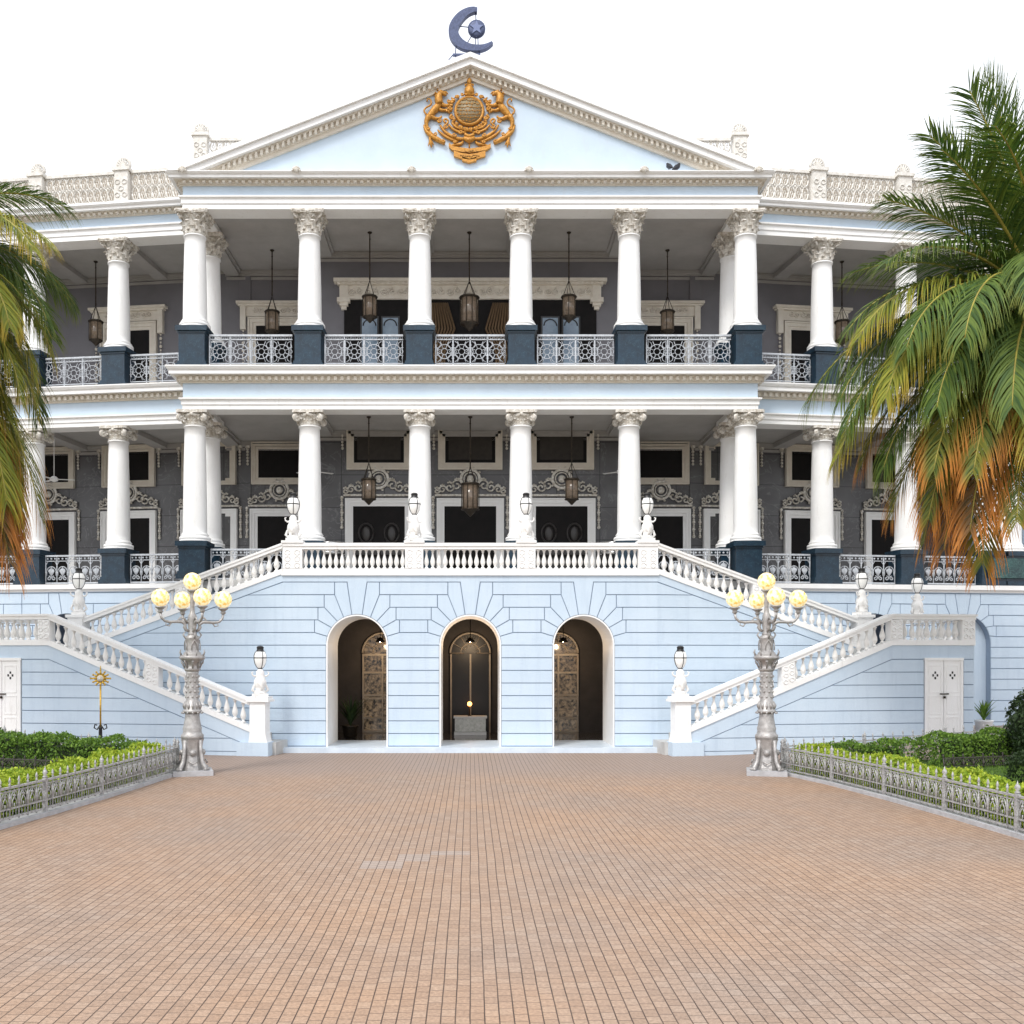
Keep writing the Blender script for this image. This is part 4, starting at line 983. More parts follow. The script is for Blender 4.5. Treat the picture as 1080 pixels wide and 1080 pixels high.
    for i in range(n):
        u = UN + .50 + (i + .5) * (UL - UN - .60) / n
        if abs(u - 3.0) < .22: continue
        p = M @ Vector((u, V + .1, zr2(u) - .66)); inst(bals, 'baluster', t, p - Vector(t.location))
    for i in range(8):
        p = M @ Vector((UL + .30 + (i + .5) * (UE - UL - .66) / 8, V + .1, 3.55 - .66)); inst(bals, 'baluster', t, p - Vector(t.location))
    for i in range(10):
        p = M @ Vector((UE - .1, V + .45 + i * .24, 3.55 - .66)); inst(bals, 'baluster', t, p - Vector(t.location))
    # bottom newel
    mb = MB(); x0, x1 = UN - .06, UN + .42
    mb.prism([(x0 - .0, .34), (x1, .34), (x1 - .02, .46), (x1 - .03, .6), (x1 - .03, 1.34), (x0 + .05, 1.34), (x0 + .05, .6), (x0 + .03, .46)], V - .05, V + .31)
    MB().box(x0 - .03, x1 + .3, V - .07, V + .36, -.02, .34).build('newel_plinth', blue, t, M)
    nw = mb.build('newel', white, t, M)
    MB().box(x0 - .05, x1 + .05, V - .11, V + .37, 1.34, 1.40).box(x0 - .02, x1 + .02, V - .07, V + .33, 1.40, 1.47).build('newel_cap', white, nw, M)
    # double door under the landing
    gb = g((M @ Vector((7.2, V, 0))).x, (M @ Vector((7.2, V, 0))).y)
    dm = MB(); dm.box(DU0 - .06, DU0, V - .025, V + .04, gb, DZ1); dm.box(DU1, DU1 + .06, V - .025, V + .04, gb, DZ1); dm.box(DU0 - .07, DU1 + .07, V - .03, V + .04, DZ1, DZ1 + .07)
    fr_ = dm.build('door_frame', white, t, M)
    mid = (DU0 + DU1) / 2
    for (a, b) in ((DU0, mid - .008), (mid + .008, DU1)):
        lf = MB(); lf.box(a, b, V, V + .03, gb + .03, DZ1)
        for (z0, z1) in ((gb + .12, gb + .55), (gb + .63, gb + 1.10), (gb + 1.18, DZ1 - .12)):
            for (q0, q1, w0, w1) in ((a + .06, b - .06, z0, z0 + .02), (a + .06, b - .06, z1 - .02, z1), (a + .06, a + .08, z0 + .02, z1 - .02), (b - .08, b - .06, z0 + .02, z1 - .02)): lf.box(q0, q1, V - .012, V, w0, w1)
        d = lf.build('door_leaf', white, t, M)
        v = MB(); c_ = (a + b) / 2
        for (dx, dz) in ((0, .07), (0, -.07), (.06, 0), (-.06, 0)): v.box(c_ + dx - .022, c_ + dx + .022, V - .006, V + .001, DZ1 - .38 + dz - .03, DZ1 - .38 + dz + .03)
        v.build('vent_holes', black, d, M)
    MB().box(mid - .12, mid + .12, V - .035, V - .012, gb + 1.13, gb + 1.16).lathe([(.03, 0), (.035, .05), (0.02, .06)], 8, (mid, V - .03, gb + 1.03)).build('bolt', bronze, t, M)
    return t, M, (UN + .18, V + .13), (U1 + .21, .13), (UE - .2, .6), zr1(U1) + .08
stL = stone_stairs(-1, 'white and blue stone double flight stair on the left of the three arches')
stR = stone_stairs(1, 'white and blue stone double flight stair on the right of the three arches')

# ================================================================== FIGURE LAMPS ON THE BALUSTRADES
def figure_lamp():
    root = empty('balustrade_lamp', cat='lamp', group='white scroll lamps standing on the balustrades')
    mb = MB(); mb.box(-.17, .17, -.17, .17, 0, .07); mb.lathe([(.16, .07), (.15, .12), (.11, .16), (.13, .24), (.16, .32), (.15, .40), (.12, .46), (.10, .56), (.10, .62), (.06, .66), (.05, .70)], 14)
    root_ = root
    mb.build('scroll_base', stone_white, root)
    # seated winged figure reduced to a shaped torso with curling arms
    sc = MB()
    for s_ in (-1, 1):
        sc.tube([(s_ * .06, 0, .52), (s_ * .15, -.02, .50), (s_ * .20, -.02, .54), (s_ * .21, -.02, .60), (s_ * .17, -.02, .61)], [.03, .026, .02, .018, .014], 6)
        sc.tube([(s_ * .13, 0, .10), (s_ * .19, 0, .16), (s_ * .15, 0, .27), (s_ * .09, 0, .34)], [.03, .04, .03, .02], 6)
        
    sc.tube([(0, -.10, .15), (.03, -.15, .22), (-.03, -.14, .32), (0, -.10, .40)], [.03, .045, .04, .02], 6)
    sc.build('scroll_arms', stone_white, root)
    gl = MB(); pr = [(.055, .70), (.095, .74), (.135, .82), (.158, .92), (.155, 1.02), (.115, 1.11)]
    gl.lathe(pr, 16); lg = gl.build('lantern_glass', lampglass, root)
    rb = MB()
    for k in range(4):
        a = k * PI / 2 + .2; rb.tube([((r + .006) * math.cos(a), (r + .006) * math.sin(a), z) for r, z in pr], .009, 4)
    rb.lathe([(.160, .945), (.168, .957), (.160, .97)], 16); rb.lathe([(.03, .67), (.065, .69), (.06, .71)], 12)
    rb.lathe([(.112, 1.10), (.112, 1.12), (.085, 1.15), (.085, 1.21), (.095, 1.22), (.06, 1.25), (0.001, 1.26)], 14)
    rb.build('lantern_frame', black, root)
    return root
fl = figure_lamp(); used = False
LP = [((-4.60, .11, ZF1 + .84), 'scroll lamp on the left end of the terrace balustrade, above the left stair'),
      ((-1.45, .11, ZF1 + .84), 'scroll lamp on the terrace balustrade between the left and middle arches'),
      ((1.45, .11, ZF1 + .84), 'scroll lamp on the terrace balustrade between the middle and right arches'),
      ((4.60, .11, ZF1 + .84), 'scroll lamp on the right end of the terrace balustrade, above the right stair')]
for s_, (t, M, nw, ln, en, zl) in ((-1, stL), (1, stR)):
    w_ = 'left' if s_ < 0 else 'right'
    p = M @ Vector((nw[0], nw[1], 1.47)); LP.append((tuple(p), 'scroll lamp on the bottom newel of the %s stair' % w_))
    p = M @ Vector((ln[0], ln[1], zl)); LP.append((tuple(p), 'scroll lamp on the newel where the %s stair turns at its landing' % w_))
    if s_ > 0: p = M @ Vector((en[0] + .1, en[1] + .6, 3.56)); LP.append((tuple(p), 'scroll lamp at the outer edge of the right stair landing above the white door'))
for i, (p, lab) in enumerate(LP):
    place(fl, i > 0, p, (i * 37 % 10) * .05, lab, 'lamp', 'white scroll lamps standing on the balustrades')

# ================================================================== CANDELABRA LAMP POSTS
def lamp_post():
    root = empty('lamp_post', cat='street lamp', group='five globe cast iron lamp posts at the garden corners')
    MB().box(-.40, .40, -.40, .40, 0, .10).build('stone_slab', kerbm, root)
    b = MB()
    b.lathe([(.28, .10), (.27, .16), (.23, .25), (.20, .40), (.21, .55), (.235, .70), (.25, .74)], 8, smooth=False, ph=PI / 8)
    for k in range(4):
        a = k * PI / 2 + PI / 4; ca, sa = math.cos(a), math.sin(a)
        b.tube([(ca * .21, sa * .21, .72), (ca * .23, sa * .23, .5), (ca * .27, sa * .27, .28), (ca * .34, sa * .34, .17), (ca * .39, sa * .39, .13)], [.04, .04, .045, .05, .04], 7)
        for q in (-1, 0, 1): b.sphere((ca * .39 - sa * q * .045, sa * .39 + ca * q * .045, .13), .035, 7, 5)
        a = k * PI / 2; ca, sa = math.cos(a), math.sin(a)
        b.sphere((ca * .20, sa * .20, .46), .07, 8, 6); b.tube([(ca * .27 - sa * .09, sa * .27 + ca * .09, .3), (ca * .30, sa * .30, .24), (ca * .27 + sa * .09, sa * .27 - ca * .09, .3)], .02, 5)
    b.build('claw_base', castm, root)
    s = MB()
    s.lathe([(.25, .74), (.27, .77), (.27, .82), (.235, .85), (.215, .90), (.225, .96), (.21, 1.0), (.185, 1.12), (.17, 1.22), (.175, 1.28)], 24)
    s.lathe([(.195, 1.28), (.225, 1.30), (.225, 1.33), (.19, 1.36), (.185, 1.50), (.165, 1.52), (.15, 1.56), (.147, 2.10), (.155, 2.14)], 24)
    for k in range(12): a = 2 * PI * k / 12; s.tube([(.19 * math.cos(a), .19 * math.sin(a), 1.36), (.205 * math.cos(a), .205 * math.sin(a), 1.43), (.17 * math.cos(a), .17 * math.sin(a), 1.52)], [.012, .03, .01], 5); s.sphere((.24 * math.cos(a), .24 * math.sin(a), 1.285), .024, 6, 4)
    for j in range(5):
        for k in range(8):
            a = 2 * PI * (k + .5 * (j % 2)) / 8; s.sphere((.150 * math.cos(a), .150 * math.sin(a), 1.62 + .105 * j), .03, 6, 4)
    s.build('shaft', castm, root, Matrix.Diagonal((.86, .86, 1, 1)))
    c = MB()
    c.lathe([(.155, 2.14), (.20, 2.18), (.17, 2.22), (.17, 2.30), (.26, 2.38), (.30, 2.40), (.30, 2.46), (.25, 2.48), (.21, 2.50), (.20, 2.54)], 24)
    for k in range(8): a = 2 * PI * k / 8; c.tube([(.17 * math.cos(a), .17 * math.sin(a), 2.2), (.22 * math.cos(a), .22 * math.sin(a), 2.3), (.27 * math.cos(a), .27 * math.sin(a), 2.36), (.25 * math.cos(a), .25 * math.sin(a), 2.30)], [.02, .025, .025, .01], 5)
    for k in range(8): a = 2 * PI * k / 8 + .3; c.tube([(.27 * math.cos(a), .27 * math.sin(a), 2.46), (.31 * math.cos(a), .31 * math.sin(a), 2.54), (.29 * math.cos(a), .29 * math.sin(a), 2.60)], [.02, .015, .004], 4)
    c.build('capital', castm, root, Matrix.Diagonal((.86, .86, 1, 1)))
    d = MB()
    d.lathe([(.17, 2.50), (.175, 2.54), (.16, 2.58), (.16, 2.80), (.175, 2.83), (.17, 2.86), (.10, 2.90), (.075, 2.94)], 16)
    for k in range(4):
        a = k * PI / 2 + .26; ca, sa = math.cos(a), math.sin(a)
        d.tube([(ca * .165 - sa * .07, sa * .165 + ca * .07, 2.58), (ca * .17 - sa * .07, sa * .17 + ca * .07, 2.7), (ca * .175, sa * .175, 2.79), (ca * .17 + sa * .07, sa * .17 - ca * .07, 2.7), (ca * .165 + sa * .07, sa * .165 - ca * .07, 2.58)], .014, 5)
    d.lathe([(.10, 2.88), (.11, 2.92), (.08, 2.98), (.11, 3.10), (.085, 3.22), (.10, 3.30), (.06, 3.36), (.05, 3.50), (.06, 3.56), (.045, 3.66), (.07, 3.72), (.03, 3.76), (.05, 3.80)], 16)
    d.build('upper_shaft', castm, root, Matrix.Diagonal((.86, .86, 1, 1)))
    gm = MB().sphere((0, 0, 0), .182, 20, 12).mesh('globe', globeg)
    hm = MB().lathe([(.03, -.30), (.06, -.27), (.04, -.24), (.07, -.21), (.10, -.19), (.11, -.165)], 12).mesh('globe_holder', castm)
    fm = MB().lathe([(.115, -.165), (.118, -.14), (.10, -.135)], 12)
    for k in range(4):
        a = k * PI / 2 + .26; ca, sa = math.cos(a), math.sin(a)
        m = MB(); P = lambda r, z: (ca * r, sa * r, z)
        m.tube([P(.08, 2.98), P(.13, 3.0), P(.16, 3.06), P(.15, 3.12), P(.22, 3.17), P(.34, 3.17), P(.46, 3.16), P(.57, 3.18), P(.64, 3.25), P(.66, 3.34)], [.03, .035, .04, .035, .034, .03, .028, .026, .026, .03], 8)
        m.tube([P(.10, 3.14), P(.17, 3.24), P(.25, 3.26), P(.30, 3.20), P(.26, 3.15)], [.025, .022, .02, .016, .01], 6)
        m.tube([P(.42, 3.17), P(.48, 3.08), P(.55, 3.10), P(.54, 3.16)], [.018, .016, .013, .008], 5)
        m.tube([P(.08, 2.88), P(.15, 2.84), P(.19, 2.90), P(.15, 2.96)], [.02, .025, .02, .012], 5)
        arm = m.build('arm', castm, root)
        inst(hm, 'globe_holder', arm, P(.66, 3.64)); inst(gm, 'globe', arm, P(.66, 3.64 + .015))
    inst(hm, 'globe_holder', root, (0, 0, 4.0)); inst(gm, 'globe', root, (0, 0, 4.015))
    return root
lp = lamp_post()
place(lp, False, (-5.78, -5.1, 0), R(18), 'ornate grey lamp post with five amber globes at the left garden corner')
place(lp, True, (6.16, -5.1, 0), R(-15), 'ornate grey lamp post with five amber globes at the right garden corner')

# ================================================================== HANGING LANTERNS, FANS
def hang_lantern(name, drop, sc, big=False):
    root = empty(name, cat='lantern')
    r = .13 * sc; h = .40 * sc
    mb = MB(); mb.lathe([(.02, -drop + h + .5), (.02, -.06), (.07, -.02), (.07, 0)], 8)
    for q in range(4): mb.sphere((0, 0, -.2 - q * (drop - 1.0) / 4), .03, 6, 4)
    mb.build('hanging_rod', bronze, root)
    c = MB()
    for k in range(4): a = k * PI / 2 + PI / 4; c.tube([(0, 0, -drop + h + .5), (r * .9 * math.cos(a), r * .9 * math.sin(a), -drop + h + .04)], .010, 4)
    c.build('chains', bronze, root)
    f = MB(); z0 = -drop
    f.lathe([(.02, z0 - .10 * sc), (.05 * sc, z0 - .06 * sc), (r * .8, z0 - .01), (r * 1.08, z0), (r * 1.08, z0 + .03), (r, z0 + .035)], 12)
    f.lathe([(r, z0 + h - .04), (r * 1.15, z0 + h - .03), (r * 1.22, z0 + h), (r * 1.1, z0 + h + .025)], 12)
    n = 6 if not big else 10
    for k in range(n): a = 2 * PI * k / n; f.tube([(r * 1.04 * math.cos(a), r * 1.04 * math.sin(a), z0 + .02), (r * 1.04 * math.cos(a), r * 1.04 * math.sin(a), z0 + h - .02)], .012, 4)
    f.build('lantern_frame', bronze, root)
    MB().lathe([(r * .96, z0 + .035), (r * .96, z0 + h - .03)], 12).build('lantern_glass', amberglass, root)
    return root
zc2, zc1 = ZC2T + .155, ZC1T + .155
hl = hang_lantern('hanging_lantern', 2.55, 1.55); g2 = 'hanging lanterns of the upper gallery'
ylan = 4.0
def lx(px, y): return (px - 496) / 1060 * (y - CAMY)
place(hl, False, (lx(390, ylan), ylan, zc2), 0, 'dark lantern hanging left of the middle one in the upper gallery', 'lantern', g2)
place(hl, True, (lx(600, ylan), ylan, zc2), .4, 'dark lantern hanging right of the middle one in the upper gallery', 'lantern', g2)
for px, lab in ((287, 'dark lantern hanging in the upper gallery bay left of the wide triple window'), (704, 'dark lantern hanging in the upper gallery bay right of the wide triple window')):
    place(hl, True, (lx(px, 5.3), 5.3, zc2), .2, lab, 'lantern', g2)
for px, lab in ((101, 'dark lantern hanging in the left wing of the upper gallery'), (888, 'dark lantern hanging in the right wing of the upper gallery')):
    place(hl, True, (lx(px, 6.2), 6.2, zc2), .1, lab, 'lantern', g2)
hb = hang_lantern('hanging_lantern', 2.75, 2.0, True)
place(hb, False, (lx(495, ylan), ylan, zc2), 0, 'largest lantern, hanging over the middle of the upper gallery', 'lantern', g2)
g1 = 'hanging lanterns of the lower verandah'
h1 = hang_lantern('hanging_lantern', 2.45, 1.5)
place(h1, False, (lx(389, 3.6), 3.6, zc1), 0, 'dark lantern hanging before the left one of the three middle verandah doors', 'lantern', g1)
place(h1, True, (lx(603, 3.6), 3.6, zc1), .5, 'dark lantern hanging before the right one of the three middle verandah doors', 'lantern', g1)
h2 = hang_lantern('hanging_lantern', 2.75, 1.9, True)
place(h2, False, (lx(496, 3.6), 3.6, zc1), 0, 'large lantern hanging before the middle door of the lower verandah', 'lantern', g1)
# lit lamps in the vestibule
def lit_lamp():
    root = empty('ceiling_lamp'); z = -1.20
    MB().lathe([(.012, z), (.012, -.03), (.06, 0)], 6).build('hanging_rod', bronze, root)
    MB().sphere((0, 0, z - .05), .055, 10, 6).build('bulb', warm, root)
    pl = bpy.data.lights.new('lamp_light', 'POINT'); pl.energy = 24; pl.color = (1, .72, .45); pl.shadow_soft_size = .06; po = bpy.data.objects.new('lamp_light', pl); col.objects.link(po); po.parent = root; po.location = (0, 0, z - .20)
    f = MB().lathe([(.02, z + .05), (.10, z - .02), (.15, z - .10), (.10, z - .06)], 10)
    for k in range(6): a = k * PI / 3; f.tube([(.05 * math.cos(a), .05 * math.sin(a), z + .02), (.14 * math.cos(a), .14 * math.sin(a), z + .0), (.17 * math.cos(a), .17 * math.sin(a), z + .08)], .008, 4)
    f.build('lamp_shade', bronze, root); return root
ll = lit_lamp(); gg = 'lit lamps inside the three arches'
place(ll, False, (lx(401, 3.9), 3.9, 4.2), 0, 'small lit lamp glowing inside the left arch', 'lamp', gg)
place(ll, True, (lx(496, 3.9), 3.9, 4.2), 0, 'small lit lamp glowing inside the middle arch', 'lamp', gg)
place(ll, True, (lx(594, 3.9), 3.9, 4.2), 0, 'small lit lamp glowing inside the right arch', 'lamp', gg)
def fan():
    root = empty('ceiling_fan')
    MB().lathe([(.015, -1.35), (.015, -.05), (.05, 0)], 6).build('fan_rod', white, root)
    MB().lathe([(.02, -1.52), (.12, -1.48), (.13, -1.40), (.06, -1.34), (.02, -1.33)], 14).build('fan_motor', white, root)
    bm_ = MB().box(.12, .62, -.06, .06, -1.435, -1.425).mesh('fan_blade', stone_white)
    for k in range(3): inst(bm_, 'fan_blade', root, (0, 0, 0), k * 2 * PI / 3 + .25)
    return root
fn = fan()
place(fn, False, (lx(57, 5.9), 5.9, zc1), 0, 'white ceiling fan hanging in the left wing of the verandah beside the palm', 'fan', 'ceiling fans of the verandah')
place(fn, True, (lx(332, 4.6), 4.6, zc1), .4, 'white ceiling fan behind the second portico column from the left', 'fan', 'ceiling fans of the verandah')
place(fn, True, (lx(655, 4.6), 4.6, zc1), 2.2, 'white ceiling fan behind the fifth portico column from the left', 'fan', 'ceiling fans of the verandah')
# silver dish tables behind columns
def dish():
    root = empty('serving_table')
    MB().lathe([(.30, 0), (.32, .03), (.06, .08), (.05, .80), (.36, .86)], 18).box(-.42, .42, -.3, .3, .86, .93).build('table_stand', black, root)
    MB().lathe([(.30, .93), (.42, .99), (.44, 1.03), (.40, 1.05), (.36, 1.20), (.44, 1.28), (.46, 1.31), (.42, 1.36), (.2, 1.39), (0.01, 1.40)], 24).build('silver_dish', silver, root)
    return root
ds = dish()
place(ds, False, (lx(349, 4.9), 4.9, ZF1), 0, 'silver dish on a dark stand right of the second portico column from the left', 'table', 'silver dishes on the verandah')
place(ds, True, (lx(647, 4.9), 4.9, ZF1), 0, 'silver dish on a dark stand left of the fifth portico column from the left', 'table', 'silver dishes on the verandah')

# ================================================================== CRESCENT
cr = empty('crescent_finial', (0, 2.0, AP - .05), label='blue grey metal crescent and star ball on the pediment peak', cat='crescent', world=True)
s_c = 1060 / 28.0
def cp(x, y): return ((420 + x / 6 - 496) / s_c, CAMZ + (695 - y / 6 - 0) / s_c)
cl = [(500, 70, 26), (475, 68, 34), (440, 78, 42), (400, 105, 54), (365, 148, 60), (346, 195, 62), (358, 245, 60), (395, 285, 54), (450, 308, 42), (510, 312, 36), (560, 300, 28), (596, 276, 14)]
for _ in range(2): cl = [cl[0]] + [q for a, b in zip(cl, cl[1:]) for q in (tuple(.75 * i + .25 * j for i, j in zip(a, b)), tuple(.25 * i + .75 * j for i, j in zip(a, b)))] + [cl[-1]]
L_, R_ = [], []
for i, (x, y, w_) in enumerate(cl):
    x0, y0, _ = cl[max(0, i - 1)]; x1, y1, _ = cl[min(len(cl) - 1, i + 1)]; d = math.hypot(x1 - x0, y1 - y0); nx, ny = -(y1 - y0) / d, (x1 - x0) / d
    L_.append(cp(x + nx * w_ / 2, y + ny * w_ / 2)); R_.append(cp(x - nx * w_ / 2, y - ny * w_ / 2))
mb = MB()
for i in range(len(L_) - 1): mb.prism([L_[i], L_[i + 1], R_[i + 1], R_[i]], 1.92, 2.08)
mb.build('crescent', crescm, cr)
c = cp(496, 185); mb = MB(); mb.lathe([(0.001, -.07), (.18, -.07), (.245, -.04), (.245, .04), (.18, .07), (0.001, .07)], 20)
M = Matrix.Translation((c[0], 2.0, c[1])) @ Matrix.Rotation(R(90), 4, 'X'); mb.build('star_ball', crescm, cr, M)
star = [(c[0] + (.20 if k % 2 == 0 else .085) * math.sin(PI * k / 5), c[1] + (.20 if k % 2 == 0 else .085) * math.cos(PI * k / 5)) for k in range(10)]
MB().prism(star, 1.905, 1.935).build('star', mat("star_metal", (0.16, 0.20, 0.36), rough=.45), cr)
mb = MB()
for a, b in (((490, 80), (492, 135)), ((365, 285), (362, 345)), ((515, 320), (515, 355)), ((340, 350), (520, 350)), ((342, 352), (305, 395)), ((500, 350), (530, 385)), ((362, 345), (362, 375)), ((495, 350), (495, 385))):
    p, q = cp(*a), cp(*b); mb.tube([(p[0], 2.0, p[1]), (q[0], 2.0, q[1])], .014, 5)
p, q = cp(345, 350), cp(520, 352); mb.box(p[0], q[0], 1.95, 2.05, p[1] - .015, p[1] + .025)
mb.build('stand', crescm, cr)
for a, b in (((375, 165), (442, 172)), ((465, 225), (438, 270)), ((488, 235), (488, 290)), ((504, 235), (506, 290))):
    p, q = cp(*a), cp(*b); MB().tube([(p[0], 2.0, p[1]), (q[0], 2.0, q[1])], .014, 5).build('stay_rod', crescm, cr)

# ================================================================== COAT OF ARMS
s_e = 1060 / 28.08
def ep(x, y): return ((420 + x / 6 - 496) / s_e, CAMZ + (695 - y / 6) / s_e + .03)
YC = 2.06; ES = .82
ce = empty('coat_of_arms', (0, 2.1, ep(450, 1000)[1]), label='gilded coat of arms with two rearing lions on the pediment', cat='coat of arms', world=True)
def et(mb, pts, rs, yy=0.0, n=8, fl=.8, m=1):
    P = []; RR = []
    for i in range(len(pts) - 1):
        for k in range(3):
            t = k / 3; P.append((pts[i][0] + (pts[i + 1][0] - pts[i][0]) * t, pts[i][1] + (pts[i + 1][1] - pts[i][1]) * t)); RR.append((rs[i] + (rs[i + 1] - rs[i]) * t))
    P.append(pts[-1]); RR.append(rs[-1])
    for _ in range(2): P = [P[0]] + [((P[i - 1][0] + 2 * P[i][0] + P[i + 1][0]) / 4, (P[i - 1][1] + 2 * P[i][1] + P[i + 1][1]) / 4) for i in range(1, len(P) - 1)] + [P[-1]]
    Q = []
    for x, y in P:
        if m < 0: x = 900 - x
        a = ep(x, y); Q.append((a[0], YC + yy, a[1]))
    mb.tube(Q, [r * ES / 6 / s_e for r in RR], n, True)
for m in (1, -1):
    mb = MB()
    et(mb, [(262, 668), (235, 700), (205, 735), (190, 760)], [27, 30, 25, 20], 0, m=m)              # trunk
    et(mb, [(262, 672), (255, 645), (258, 615), (275, 600)], [30, 32, 27, 20], -.03, m=m)            # neck and mane
    et(mb, [(262, 600), (285, 605), (305, 618)], [22, 18, 9], -.04, m=m)                             # muzzle
    et(mb, [(250, 588), (247, 572)], [8, 3], -.04, m=m); et(mb, [(285, 600), (305, 598), (315, 612)], [8, 7, 4], -.05, m=m)
    for k in range(6): et(mb, [(240 + k * 3, 600 + k * 14), (226 + k * 4, 612 + k * 14)], [9, 3], -.04, m=m)
    et(mb, [(275, 672), (305, 685), (330, 668), (350, 655)], [18, 13, 9, 10], -.02, m=m)             # fore legs
    et(mb, [(260, 700), (290, 712), (318, 700), (330, 690)], [16, 11, 8, 9], .0, m=m)
    et(mb, [(195, 745), (175, 780), (182, 815), (200, 845), (215, 862)], [24, 18, 12, 9, 10], -.02, m=m)   # hind legs
    et(mb, [(205, 745), (235, 762), (262, 760), (275, 745)], [20, 14, 9, 9], -.0, m=m)
    et(mb, [(178, 735), (160, 712), (175, 690), (205, 678), (212, 655), (200, 635), (182, 636), (184, 652)], [8, 7, 7, 7, 7, 6, 5, 7], -.01, m=m)   # tail
    mb.build('lion', gold, ce)
    mb = MB()   # scrolls and ribbons
    et(mb, [(165, 800), (175, 840), (215, 875), (255, 895), (295, 918)], [9, 15, 20, 20, 12], 0, m=m)
    et(mb, [(200, 880), (205, 915), (212, 945)], [9, 14, 3], -.01, m=m); et(mb, [(200, 905), (190, 935)], [7, 3], -.01, m=m); et(mb, [(212, 905), (225, 930)], [7, 3], -.01, m=m)
    et(mb, [(265, 800), (290, 840), (335, 872), (390, 892), (430, 885)], [8, 12, 14, 14, 9], 0, m=m)
    et(mb, [(250, 830), (285, 865), (340, 895), (380, 905)], [6, 12, 12, 7], .01, m=m)
    et(mb, [(300, 790), (285, 775), (300, 762), (318, 775), (312, 795), (290, 805)], [8, 9, 9, 8, 7, 6], -.02, m=m)
    et(mb, [(320, 800), (345, 830), (385, 848), (430, 850)], [8, 11, 11, 8], -.01, m=m)
    et(mb, [(340, 790), (365, 822), (400, 828)], [9, 10, 6], -.03, m=m)
    et(mb, [(412, 905), (395, 925), (350, 925), (325, 938)], [9, 13, 11, 5], 0, m=m)
    for k in range(9):
        a = R(125 + k * 17); cx, cy = 450 + 112 * math.cos(a), 715 - 108 * math.sin(a); et(mb, [(cx, cy), (cx + 22 * math.cos(a + .5), cy - 22 * math.sin(a + .5)), (cx + 30 * math.cos(a + 1.2), cy - 26 * math.sin(a + 1.2))], [13, 10, 4], -.01 - .01 * (k % 2), m=m)
    for k in range(5): et(mb, [(350 - k * 9, 640 + k * 20), (335 - k * 9, 628 + k * 18)], [10, 5], -.01, m=m)
    for (x, y, r_, sg) in ((300, 815, 16, 1), (262, 778, 15, -1), (355, 868, 14, 1), (235, 862, 13, -1), (395, 850, 13, -1), (330, 700, 14, 1), (345, 760, 13, -1), (320, 655, 12, 1), (375, 625, 11, -1), (405, 612, 10, 1), (285, 905, 12, 1), (360, 910, 11, -1), (190, 825, 12, 1)):
        q_ = []
        for i in range(10): a = 4.6 * PI * i / 9 * .55; q_.append((x + sg * r_ * (1 - .085 * i) * math.cos(a), y + r_ * (1 - .085 * i) * math.sin(a)))
        et(mb, q_, [6, 7, 7, 6, 6, 5, 5, 4, 4, 6], -.05, 6, m=m)
    mb.build('scrollwork', gold, ce)
mb = MB()
for (pts, w_) in (([(320, 930), (345, 952), (400, 962), (450, 968), (500, 962), (555, 952), (585, 935)], 26), ([(352, 985), (400, 1000), (450, 1008), (500, 1000), (552, 985)], 34), ([(405, 1020), (450, 1032), (495, 1020)], 24)):
    for i in range(len(pts) - 1):
        (x0, y0), (x1, y1) = pts[i], pts[i + 1]; mb.prism([ep(x0, y0 - w_ / 2), ep(x1, y1 - w_ / 2), ep(x1, y1 + w_ / 2), ep(x0, y0 + w_ / 2)], YC - .06, YC + .04)
et(mb, [(450, 905), (450, 945)], [6, 6]); et(mb, [(450, 1030), (450, 1045)], [12, 3])
rib = mb.build('ribbon', gold, ce)
# motto squiggles
rng = random.Random(5); inkm = mat("dark_gilt_relief", (0.20, 0.11, 0.03), rough=.5, metal=.2)
mb = MB()
for (x0, x1, y) in ((395, 505, 975), (390, 510, 1003)):
    x = x0
    while x < x1: et(mb, [(x, y + rng.uniform(-6, 6)), (x + 6, y + rng.uniform(-8, 8)), (x + 11, y + rng.uniform(-6, 6))], [2, 2.6, 2], -.07, 4); x += 14
mb.build('motto', inkm, rib)
mb = MB(); cc = ep(450, 715); rs_ = 88 / 6 / s_e
mb2 = MB().lathe([(0.001, -.07), (rs_ * .93, -.07), (rs_, -.09), (rs_ * 1.08, -.06), (rs_ * 1.1, 0), (0.001, 0)][::-1], 32)
M = Matrix.Translation((cc[0], YC + .02, cc[1])) @ Matrix.Rotation(R(-90), 4, 'X')
mb2 = MB().lathe([(0.001, .02), (rs_ * 1.1, .02), (rs_ * 1.1, -.03), (rs_, -.09), (rs_ * .92, -.055), (0.001, -.055)], 32)
M = Matrix(((1, 0, 0, cc[0]), (0, 0, 1, YC), (0, 1, 0, cc[1]), (0, 0, 0, 1)))
sh = mb2.build('shield', gold, ce, M)
MB().lathe([(0.001, -.058), (rs_ * .90, -.058), (rs_ * .90, -.05), (.001, -.05)][::-1], 28).build('shield_field', mat("shield_grey_gilt", (0.30, 0.24, 0.14), (0.20, 0.15, 0.08), rough=.5, scale=20), sh, M)
mb = MB()
for y in (650, 672, 694, 716, 738, 760, 782):
    hw = math.sqrt(max(0, 82 ** 2 - (y - 715) ** 2)); x = 450 - hw
    while x < 450 + hw - 10:
        k = rng.random(); L2 = rng.uniform(10, 22)
        et(mb, [(x, y), (x + L2 * .5, y + rng.uniform(-9, 9)), (x + L2, y + rng.uniform(-3, 3))], [2.4, 3, 2], -.065, 4)
        if k > .5: et(mb, [(x + L2 * .5, y - 9), (x + L2 * .5, y + 3)], [2, 2.6], -.065, 4)
        x += L2 + 3
mb.build('inscription', gold, sh)
mb = MB(); ES = 1.0
